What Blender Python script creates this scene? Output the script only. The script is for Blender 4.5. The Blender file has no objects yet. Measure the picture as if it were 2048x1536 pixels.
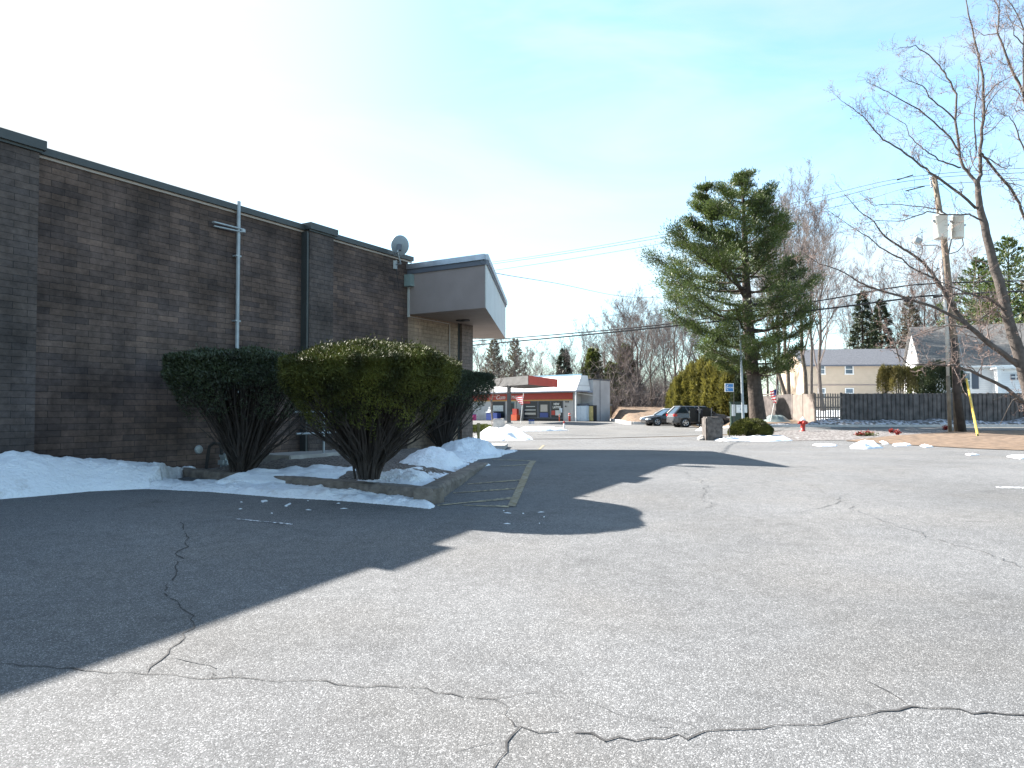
import bpy, math, random
import numpy as np
from mathutils import Matrix, Vector
random.seed(7)
S = bpy.context.scene
C = S.collection
F = 1422.0                    # focal length in pixels of the 2048 px wide photograph
PITCH = math.radians(1.5); YC = 786.8
CAMZ = 1.2
R = math.radians
# ------------------------------------------------------------------ camera
cd = bpy.data.cameras.new('camera'); cam = bpy.data.objects.new('camera', cd); C.objects.link(cam)
cam.location = (0, 0, CAMZ); cam.rotation_euler = (R(90)+PITCH, 0, 0)
cd.sensor_fit = 'HORIZONTAL'; cd.sensor_width = 36; cd.lens = 36*F/2048; cd.shift_y = (YC-768)/2048
cd.clip_start = .05; cd.clip_end = 2000
S.camera = cam
cp, sp = math.cos(PITCH), math.sin(PITCH)
def at(px, py, Y):
    """point at depth Y seen at a photograph pixel"""
    u = (px-1024)/F; v = (YC-py)/F
    d = (u, cp - v*sp, sp + v*cp); k = Y/d[1]
    return Vector((d[0]*k, Y, CAMZ+d[2]*k))
def sst(a, b, x):
    t = min(1, max(0, (x-a)/(b-a))); return t*t*(3-2*t)
def pl(x, xs, ys):
    if x <= xs[0]: return ys[0]
    for i in range(len(xs)-1):
        if x <= xs[i+1]: return ys[i]+(ys[i+1]-ys[i])*(x-xs[i])/(xs[i+1]-xs[i])
    return ys[-1]
def gz(X, Y):
    d = 12+.859*X-.511*Y                                     # distance out from the brick wall
    z = pl(Y, (2, 3.7, 4.7, 5.4, 7, 8, 10, 12.4, 14, 18, 22), (-.29, -.245, -.2, -.175, -.11, -.06, -.02, .05, .115, .08, 0))
    if z < 0: z *= min(1, max(0, (d-1.5)/4.5))
    w = sst(0, 2.5, X-.285*Y)
    zr = pl(Y, (30, 38, 43, 46.5, 60, 85), (0, .12, .24, .47, 1.15, 1.6))
    zl = .16*sst(55, 78, Y)
    return z + zr*w + zl*(1-w)
def gp(px, py, dz=0):
    """ground point seen at a pixel"""
    lo, hi = .5, 300.
    Y = 1.; prev = None
    while Y < 300:
        p = at(px, py, Y)
        if p.z <= gz(p.x, p.y)+dz:
            a = Y/1.03; b = Y
            for _ in range(30):
                m = (a+b)/2; q = at(px, py, m)
                if q.z <= gz(q.x, q.y)+dz: b = m
                else: a = m
            return at(px, py, b)
        Y *= 1.03
    return at(px, py, 300)
# ------------------------------------------------------------------ objects
XF = {}
def thing(name, label, cat, loc=(0,0,0), rotz=0, group=None):
    o = bpy.data.objects.new(name, None); C.objects.link(o); o.empty_display_size = .2
    o.location = loc; o.rotation_euler = (0, 0, rotz)
    o['label'] = label; o['category'] = cat
    if group: o['group'] = group
    XF[o.name] = Matrix.Translation(Vector(loc)) @ Matrix.Rotation(rotz, 4, 'Z')
    return o
def tag(o, label, cat, group=None, kind=None):
    o['label'] = label; o['category'] = cat
    if group: o['group'] = group
    if kind: o['kind'] = kind
    return o
def link(name, me, mat, parent=None, smooth=False, local=False):
    mats = mat if isinstance(mat, (list, tuple)) else [mat]
    for m in mats: me.materials.append(m)
    o = bpy.data.objects.new(name, me); C.objects.link(o)
    if parent:
        o.parent = parent; X = XF[parent.name]; XF[o.name] = X
        if not local: me.transform(X.inverted())
    else: XF[o.name] = Matrix.Identity(4)
    if smooth: me.polygons.foreach_set('use_smooth', [True]*len(me.polygons))
    me.update()
    return o
class MB:
    def __init__(s): s.v = []; s.f = []; s.m = []; s.mi = 0
    def quad(s, *p):
        n = len(s.v); s.v += [tuple(q) for q in p]; s.f.append(tuple(range(n, n+len(p)))); s.m.append(s.mi)
    def box(s, x0, x1, y0, y1, z0, z1, M=None):
        P = [(x0,y0,z0),(x1,y0,z0),(x1,y1,z0),(x0,y1,z0),(x0,y0,z1),(x1,y0,z1),(x1,y1,z1),(x0,y1,z1)]
        if M: P = [tuple(M @ Vector(p)) for p in P]
        n = len(s.v); s.v += P
        for f in ((0,3,2,1),(4,5,6,7),(0,1,5,4),(1,2,6,5),(2,3,7,6),(3,0,4,7)):
            s.f.append(tuple(n+i for i in f)); s.m.append(s.mi)
    def bbox(s, x0, x1, y0, y1, z0, z1, b=.02, M=None):
        """box with chamfered edges"""
        import bmesh
        bm = bmesh.new(); r = bmesh.ops.create_cube(bm, size=1)
        for v in bm.verts: v.co = Vector(((x0+x1)/2+v.co.x*(x1-x0), (y0+y1)/2+v.co.y*(y1-y0), (z0+z1)/2+v.co.z*(z1-z0)))
        bmesh.ops.bevel(bm, geom=bm.edges[:], offset=b, segments=2, affect='EDGES')
        s.add_bm(bm, M)
    def add_bm(s, bm, M=None):
        bm.verts.index_update(); n = len(s.v)
        s.v += [tuple((M @ v.co) if M else v.co) for v in bm.verts]
        for f in bm.faces: s.f.append(tuple(n+v.index for v in f.verts)); s.m.append(s.mi)
        bm.free()
    def prism(s, pts, z0, z1, M=None):
        n = len(s.v); k = len(pts)
        f0 = z0 if callable(z0) else (lambda x, y: z0); f1 = z1 if callable(z1) else (lambda x, y: z1)
        P = [(x, y, f0(x, y)) for x, y in pts]+[(x, y, f1(x, y)) for x, y in pts]
        if M: P = [tuple(M @ Vector(p)) for p in P]
        s.v += P
        a = sum(pts[i][0]*pts[(i+1)%k][1]-pts[(i+1)%k][0]*pts[i][1] for i in range(k))
        idx = range(k) if a > 0 else range(k-1, -1, -1); idx = list(idx)
        s.f.append(tuple(n+i for i in reversed(idx))); s.f.append(tuple(n+k+i for i in idx)); s.m += [s.mi]*2
        for j in range(k):
            i0, i1 = idx[j], idx[(j+1)%k]
            s.f.append((n+i0, n+i1, n+k+i1, n+k+i0)); s.m.append(s.mi)
    def tube(s, pts, rad, n=6, cap=True):
        P = [Vector(p) for p in pts]; k = len(P)
        rr = rad if isinstance(rad, (list, tuple)) else [rad]*k
        base = len(s.v); up = None
        for i in range(k):
            t = (P[min(i+1, k-1)]-P[max(i-1, 0)])
            if t.length < 1e-9: t = Vector((0,0,1))
            t.normalize()
            if up is None:
                up = Vector((0,0,1)) if abs(t.z) < .9 else Vector((1,0,0))
            a = up - t*up.dot(t)
            if a.length < 1e-6: a = t.orthogonal()
            a.normalize(); b = t.cross(a); up = a
            for j in range(n):
                q = 2*math.pi*j/n; s.v.append(tuple(P[i]+(a*math.cos(q)+b*math.sin(q))*rr[i]))
        for i in range(k-1):
            for j in range(n):
                a0 = base+i*n+j; a1 = base+i*n+(j+1)%n
                s.f.append((a0, a1, a1+n, a0+n)); s.m.append(s.mi)
        if cap and n > 3:
            s.f.append(tuple(base+j for j in reversed(range(n)))); s.f.append(tuple(base+(k-1)*n+j for j in range(n))); s.m += [s.mi]*2
    def lathe(s, prof, n=16, M=None):
        base = len(s.v); k = len(prof)
        for r, z in prof:
            for j in range(n):
                q = 2*math.pi*j/n; p = Vector((r*math.cos(q), r*math.sin(q), z))
                s.v.append(tuple(M @ p if M else p))
        for i in range(k-1):
            for j in range(n):
                a0 = base+i*n+j; a1 = base+i*n+(j+1)%n
                s.f.append((a0, a1, a1+n, a0+n)); s.m.append(s.mi)
        s.f.append(tuple(base+j for j in reversed(range(n)))); s.f.append(tuple(base+(k-1)*n+j for j in range(n))); s.m += [s.mi]*2
    def build(s, name, mat, parent=None, smooth=False, local=False):
        me = bpy.data.meshes.new(name); me.from_pydata(s.v, [], s.f)
        if isinstance(mat, (list, tuple)): me.polygons.foreach_set('material_index', s.m)
        return link(name, me, mat, parent, smooth, local)
def blades(name, Cn, D, L, W, mat, parent=None, rng=None, nrm=None, nj=.55):
    """many small leaf-sized faces"""
    N = len(Cn); Cn = np.asarray(Cn, float); D = np.asarray(D, float)
    D = D/np.maximum(np.linalg.norm(D, axis=1, keepdims=True), 1e-6)
    rv = rng.normal(size=(N, 3)) if nrm is None else np.asarray(nrm)+rng.normal(size=(N, 3))*nj; Sd = np.cross(D, rv); Sd /= np.maximum(np.linalg.norm(Sd, axis=1, keepdims=True), 1e-6)
    L = np.broadcast_to(np.asarray(L), (N,))[:, None]; W = np.broadcast_to(np.asarray(W), (N,))[:, None]
    V = np.empty((N, 4, 3)); V[:, 0] = Cn; V[:, 1] = Cn+D*L*.5+Sd*W*.5; V[:, 2] = Cn+D*L; V[:, 3] = Cn+D*L*.5-Sd*W*.5
    me = bpy.data.meshes.new(name)
    me.vertices.add(4*N); me.vertices.foreach_set('co', V.reshape(-1))
    me.loops.add(4*N); me.loops.foreach_set('vertex_index', np.arange(4*N, dtype=np.int32))
    me.polygons.add(N); me.polygons.foreach_set('loop_start', np.arange(0, 4*N, 4, dtype=np.int32))
    me.update(calc_edges=True)
    return link(name, me, mat, parent)
def dup(root, loc, rotz, label, scale=None, group=None):
    r = root.copy(); C.objects.link(r); r.location = loc; r.rotation_euler = (0, 0, rotz); r['label'] = label
    if scale: r.scale = scale
    if group: r['group'] = group
    for ch in list(root.children):
        c = ch.copy(); C.objects.link(c); c.parent = r
        for g in ch.children:
            d = g.copy(); C.objects.link(d); d.parent = c
    return r
# ------------------------------------------------------------------ materials
def mat(name, col, rough=.8, var=.15, scale=3., bump=0., bscale=30., metal=0., spec=.5, col2=None, detail=4, sharp=None, trans=0., bdist=.02, ior=None):
    m = bpy.data.materials.new(name); m.use_nodes = True; nt = m.node_tree; N = nt.nodes; Lk = nt.links
    b = N['Principled BSDF']; b.inputs['Roughness'].default_value = rough; b.inputs['Metallic'].default_value = metal
    b.inputs['Specular IOR Level'].default_value = spec
    tc = N.new('ShaderNodeTexCoord')
    nz = N.new('ShaderNodeTexNoise'); nz.inputs['Scale'].default_value = scale; nz.inputs['Detail'].default_value = detail
    Lk.new(tc.outputs['Object'], nz.inputs['Vector'])
    rp = N.new('ShaderNodeValToRGB')
    c1 = [c*(1-var) for c in col]; c2 = [min(1, c*(1+var)) for c in (col2 or col)]
    lo, hi = sharp or (.3, .7)
    rp.color_ramp.elements[0].position = lo; rp.color_ramp.elements[0].color = (*c1, 1)
    rp.color_ramp.elements[1].position = hi; rp.color_ramp.elements[1].color = (*c2, 1)
    Lk.new(nz.outputs['Fac'], rp.inputs['Fac']); Lk.new(rp.outputs['Color'], b.inputs['Base Color'])
    if bump:
        n2 = N.new('ShaderNodeTexNoise'); n2.inputs['Scale'].default_value = bscale; n2.inputs['Detail'].default_value = 5
        Lk.new(tc.outputs['Object'], n2.inputs['Vector'])
        bp = N.new('ShaderNodeBump'); bp.inputs['Strength'].default_value = bump; bp.inputs['Distance'].default_value = bdist
        Lk.new(n2.outputs['Fac'], bp.inputs['Height']); Lk.new(bp.outputs['Normal'], b.inputs['Normal'])
    if trans:
        t = N.new('ShaderNodeBsdfTranslucent'); Lk.new(rp.outputs['Color'], t.inputs['Color'])
        mx = N.new('ShaderNodeMixShader'); mx.inputs[0].default_value = trans
        Lk.new(b.outputs[0], mx.inputs[1]); Lk.new(t.outputs[0], mx.inputs[2]); Lk.new(mx.outputs[0], N['Material Output'].inputs[0])
    return m
def flat(name, col, rough=.6, **k): return mat(name, col, rough, var=k.pop('var', .05), **k)
def glassmat(name, col=(.02,.025,.03), rough=.05):
    return mat(name, col, rough, var=.2, scale=1.5, spec=.35)
def clearglass(name, tint=(.75,.85,.8)):
    m = bpy.data.materials.new(name); m.use_nodes = True; N = m.node_tree.nodes; Lk = m.node_tree.links
    t = N.new('ShaderNodeBsdfTransparent'); t.inputs[0].default_value = (*tint, 1)
    g = N.new('ShaderNodeBsdfGlossy'); g.inputs['Roughness'].default_value = .05
    mx = N.new('ShaderNodeMixShader'); mx.inputs[0].default_value = .15
    Lk.new(t.outputs[0], mx.inputs[1]); Lk.new(g.outputs[0], mx.inputs[2]); Lk.new(mx.outputs[0], N['Material Output'].inputs[0])
    return m
def asphaltmat(name, base=(.175,.178,.186), contrast=1., cell=165., patch=.15, tint=(1,1,1)):
    m = bpy.data.materials.new(name); m.use_nodes = True; nt = m.node_tree; N = nt.nodes; Lk = nt.links
    b = N['Principled BSDF']; b.inputs['Roughness'].default_value = .92; b.inputs['Specular IOR Level'].default_value = .2
    tc = N.new('ShaderNodeTexCoord')
    def noise(sc, det=3):
        n = N.new('ShaderNodeTexNoise'); n.inputs['Scale'].default_value = sc; n.inputs['Detail'].default_value = det
        Lk.new(tc.outputs['Object'], n.inputs['Vector']); return n
    v = N.new('ShaderNodeTexVoronoi'); v.inputs['Scale'].default_value = cell; Lk.new(tc.outputs['Object'], v.inputs['Vector'])
    sep = N.new('ShaderNodeSeparateColor'); Lk.new(v.outputs['Color'], sep.inputs[0])
    r = N.new('ShaderNodeValToRGB'); cr = r.color_ramp
    lo = [c*(1-.42*contrast) for c in base]; hi = [min(.8, c*(1+.30*contrast)) for c in base]; tp = [min(.85, c*(1+1.9*contrast)) for c in base]
    cr.elements[0].color = (*lo, 1); cr.elements[0].position = 0; cr.elements[1].color = (*hi, 1); cr.elements[1].position = .82
    e = cr.elements.new(.95); e.color = (*tp, 1)
    Lk.new(sep.outputs[0], r.inputs['Fac'])
    v2 = N.new('ShaderNodeTexVoronoi'); v2.inputs['Scale'].default_value = cell*.36; Lk.new(tc.outputs['Object'], v2.inputs['Vector'])
    s2 = N.new('ShaderNodeSeparateColor'); Lk.new(v2.outputs['Color'], s2.inputs[0])
    mr2 = N.new('ShaderNodeMapRange'); mr2.inputs[1].default_value = 0; mr2.inputs[2].default_value = 1; mr2.inputs[3].default_value = 1-.17*contrast; mr2.inputs[4].default_value = 1+.17*contrast
    Lk.new(s2.outputs[1], mr2.inputs[0])
    n1 = noise(.35, 5); mr = N.new('ShaderNodeMapRange'); mr.inputs[1].default_value = .3; mr.inputs[2].default_value = .7; mr.inputs[3].default_value = 1-patch; mr.inputs[4].default_value = 1+patch
    Lk.new(n1.outputs['Fac'], mr.inputs[0])
    n3 = noise(7., 6); mr3 = N.new('ShaderNodeMapRange'); mr3.inputs[1].default_value = .3; mr3.inputs[2].default_value = .7; mr3.inputs[3].default_value = .9; mr3.inputs[4].default_value = 1.1
    Lk.new(n3.outputs['Fac'], mr3.inputs[0])
    m1 = N.new('ShaderNodeMath'); m1.operation = 'MULTIPLY'; Lk.new(mr.outputs[0], m1.inputs[0]); Lk.new(mr2.outputs[0], m1.inputs[1])
    m2 = N.new('ShaderNodeMath'); m2.operation = 'MULTIPLY'; Lk.new(m1.outputs[0], m2.inputs[0]); Lk.new(mr3.outputs[0], m2.inputs[1])
    n5 = noise(.9, 8); n5.inputs['Roughness'].default_value = .7; m5 = N.new('ShaderNodeMapRange'); m5.inputs[1].default_value = .56; m5.inputs[2].default_value = .68; m5.inputs[3].default_value = 1; m5.inputs[4].default_value = .80; Lk.new(n5.outputs['Fac'], m5.inputs[0])
    m3 = N.new('ShaderNodeMath'); m3.operation = 'MULTIPLY'; Lk.new(m2.outputs[0], m3.inputs[0]); Lk.new(m5.outputs[0], m3.inputs[1])
    vm = N.new('ShaderNodeVectorMath'); vm.operation = 'SCALE'; Lk.new(r.outputs['Color'], vm.inputs[0]); Lk.new(m3.outputs[0], vm.inputs['Scale'])
    n6 = noise(.55, 6); m6 = N.new('ShaderNodeMapRange'); m6.inputs[1].default_value = .45; m6.inputs[2].default_value = .7; m6.inputs[3].default_value = 0; m6.inputs[4].default_value = .8; Lk.new(n6.outputs['Fac'], m6.inputs[0])
    wmx = N.new('ShaderNodeMix'); wmx.data_type = 'RGBA'; wmx.blend_type = 'MULTIPLY'; Lk.new(m6.outputs[0], wmx.inputs[0]); Lk.new(vm.outputs[0], wmx.inputs[6]); wmx.inputs[7].default_value = (1.0, .97, .93, 1)
    Lk.new(wmx.outputs[2], b.inputs['Base Color'])
    bp = N.new('ShaderNodeBump'); bp.inputs['Strength'].default_value = .55; bp.inputs['Distance'].default_value = .004
    Lk.new(v.outputs['Distance'], bp.inputs['Height']); bp.invert = True
    Lk.new(bp.outputs['Normal'], b.inputs['Normal'])
    return m
def brickmat(name, c1, c2, mortar, stain=.5, bw=.406, rh=.102, bump=.6):
    m = bpy.data.materials.new(name); m.use_nodes = True; nt = m.node_tree; N = nt.nodes; Lk = nt.links
    b = N['Principled BSDF']; b.inputs['Roughness'].default_value = .9; b.inputs['Specular IOR Level'].default_value = .25
    tc = N.new('ShaderNodeTexCoord'); sx = N.new('ShaderNodeSeparateXYZ'); Lk.new(tc.outputs['Object'], sx.inputs[0])
    ad = N.new('ShaderNodeMath'); ad.operation = 'ADD'; Lk.new(sx.outputs[0], ad.inputs[0]); Lk.new(sx.outputs[1], ad.inputs[1])
    nw = N.new('ShaderNodeTexNoise'); nw.inputs['Scale'].default_value = 5; nw.inputs['Detail'].default_value = 3; Lk.new(tc.outputs['Object'], nw.inputs['Vector'])
    wz = N.new('ShaderNodeMath'); wz.operation = 'MULTIPLY_ADD'; wz.inputs[1].default_value = .02; Lk.new(nw.outputs['Fac'], wz.inputs[0]); Lk.new(sx.outputs[2], wz.inputs[2])
    cx = N.new('ShaderNodeCombineXYZ'); Lk.new(ad.outputs[0], cx.inputs[0]); Lk.new(wz.outputs[0], cx.inputs[1])
    br = N.new('ShaderNodeTexBrick'); br.inputs['Scale'].default_value = 1; br.inputs['Brick Width'].default_value = bw; br.inputs['Row Height'].default_value = rh
    br.inputs['Mortar Size'].default_value = .0042; br.inputs['Mortar Smooth'].default_value = .3; br.inputs['Bias'].default_value = 0
    br.inputs['Color1'].default_value = (*c1, 1); br.inputs['Color2'].default_value = (*c2, 1); br.inputs['Mortar'].default_value = (*mortar, 1)
    Lk.new(cx.outputs[0], br.inputs['Vector'])
    def stainmap(sc, lo, hi, a, bb, det=6):
        n = N.new('ShaderNodeTexNoise'); n.inputs['Scale'].default_value = sc; n.inputs['Detail'].default_value = det; n.inputs['Roughness'].default_value = .65
        Lk.new(tc.outputs['Object'], n.inputs['Vector'])
        mr = N.new('ShaderNodeMapRange'); mr.inputs[1].default_value = lo; mr.inputs[2].default_value = hi; mr.inputs[3].default_value = a; mr.inputs[4].default_value = bb
        Lk.new(n.outputs['Fac'], mr.inputs[0]); return mr
    s1 = stainmap(.9, .38, .62, 1-.5*stain, 1+.35*stain); s2 = stainmap(9, .3, .7, .72, 1.25)
    mpg = N.new('ShaderNodeMapping'); mpg.inputs['Scale'].default_value = (2.2, 2.2, .22); Lk.new(tc.outputs['Object'], mpg.inputs['Vector'])
    ns_ = N.new('ShaderNodeTexNoise'); ns_.inputs['Scale'].default_value = 1; ns_.inputs['Detail'].default_value = 5; Lk.new(mpg.outputs[0], ns_.inputs['Vector'])
    s3 = N.new('ShaderNodeMapRange'); s3.inputs[1].default_value = .35; s3.inputs[2].default_value = .65; s3.inputs[3].default_value = .84; s3.inputs[4].default_value = 1.12; Lk.new(ns_.outputs['Fac'], s3.inputs[0])
    m0 = N.new('ShaderNodeMath'); m0.operation = 'MULTIPLY'; Lk.new(s1.outputs[0], m0.inputs[0]); Lk.new(s3.outputs[0], m0.inputs[1])
    mm = N.new('ShaderNodeMath'); mm.operation = 'MULTIPLY'; Lk.new(m0.outputs[0], mm.inputs[0]); Lk.new(s2.outputs[0], mm.inputs[1])
    vm = N.new('ShaderNodeVectorMath'); vm.operation = 'SCALE'; Lk.new(br.outputs['Color'], vm.inputs[0]); Lk.new(mm.outputs[0], vm.inputs['Scale'])
    Lk.new(vm.outputs[0], b.inputs['Base Color'])
    n4 = N.new('ShaderNodeTexNoise'); n4.inputs['Scale'].default_value = 28; n4.inputs['Detail'].default_value = 5; Lk.new(tc.outputs['Object'], n4.inputs['Vector'])
    hs = N.new('ShaderNodeMath'); hs.operation = 'MULTIPLY_ADD'; hs.inputs[1].default_value = -1.1; Lk.new(br.outputs['Fac'], hs.inputs[0]); Lk.new(n4.outputs['Fac'], hs.inputs[2])
    bp = N.new('ShaderNodeBump'); bp.inputs['Strength'].default_value = bump; bp.inputs['Distance'].default_value = .018
    Lk.new(hs.outputs[0], bp.inputs['Height']); Lk.new(bp.outputs['Normal'], b.inputs['Normal'])
    return m
def linesmat(name, col, axis, period, duty=.08, dark=.55, rough=.7, var=.1, scale=2.):
    """paint or shingles with narrow dark lines"""
    m = mat(name, col, rough, var=var, scale=scale); nt = m.node_tree; N = nt.nodes; Lk = nt.links
    b = N['Principled BSDF']; src = b.inputs['Base Color'].links[0].from_socket
    tc = N.new('ShaderNodeTexCoord'); sx = N.new('ShaderNodeSeparateXYZ'); Lk.new(tc.outputs['Object'], sx.inputs[0])
    md = N.new('ShaderNodeMath'); md.operation = 'DIVIDE'; md.inputs[1].default_value = period; Lk.new(sx.outputs[axis], md.inputs[0])
    fr = N.new('ShaderNodeMath'); fr.operation = 'FRACT'; Lk.new(md.outputs[0], fr.inputs[0])
    gt = N.new('ShaderNodeMath'); gt.operation = 'GREATER_THAN'; gt.inputs[1].default_value = duty; Lk.new(fr.outputs[0], gt.inputs[0])
    mr = N.new('ShaderNodeMapRange'); mr.inputs[3].default_value = dark; mr.inputs[4].default_value = 1; Lk.new(gt.outputs[0], mr.inputs[0])
    vm = N.new('ShaderNodeVectorMath'); vm.operation = 'SCALE'; Lk.new(src, vm.inputs[0]); Lk.new(mr.outputs[0], vm.inputs['Scale']); Lk.new(vm.outputs[0], b.inputs['Base Color'])
    return m
def snowmat(name, dirt=.25):
    m = mat(name, (.70,.73,.77), .6, var=.05, scale=2, bump=.8, bscale=22, spec=.3, bdist=.04)
    nt = m.node_tree; N = nt.nodes; Lk = nt.links; b = N['Principled BSDF']; src = b.inputs['Base Color'].links[0].from_socket
    tc = N.new('ShaderNodeTexCoord'); n = N.new('ShaderNodeTexNoise'); n.inputs['Scale'].default_value = 2.3; n.inputs['Detail'].default_value = 8; n.inputs['Roughness'].default_value = .75
    Lk.new(tc.outputs['Object'], n.inputs['Vector'])
    mr = N.new('ShaderNodeMapRange'); mr.inputs[1].default_value = .56; mr.inputs[2].default_value = .72; mr.inputs[3].default_value = 0; mr.inputs[4].default_value = dirt*1.6
    Lk.new(n.outputs['Fac'], mr.inputs[0])
    mx = N.new('ShaderNodeMix'); mx.data_type = 'RGBA'; Lk.new(mr.outputs[0], mx.inputs[0]); Lk.new(src, mx.inputs[6]); mx.inputs[7].default_value = (.22,.17,.13,1)
    Lk.new(mx.outputs[2], b.inputs['Base Color'])
    return m
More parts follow.
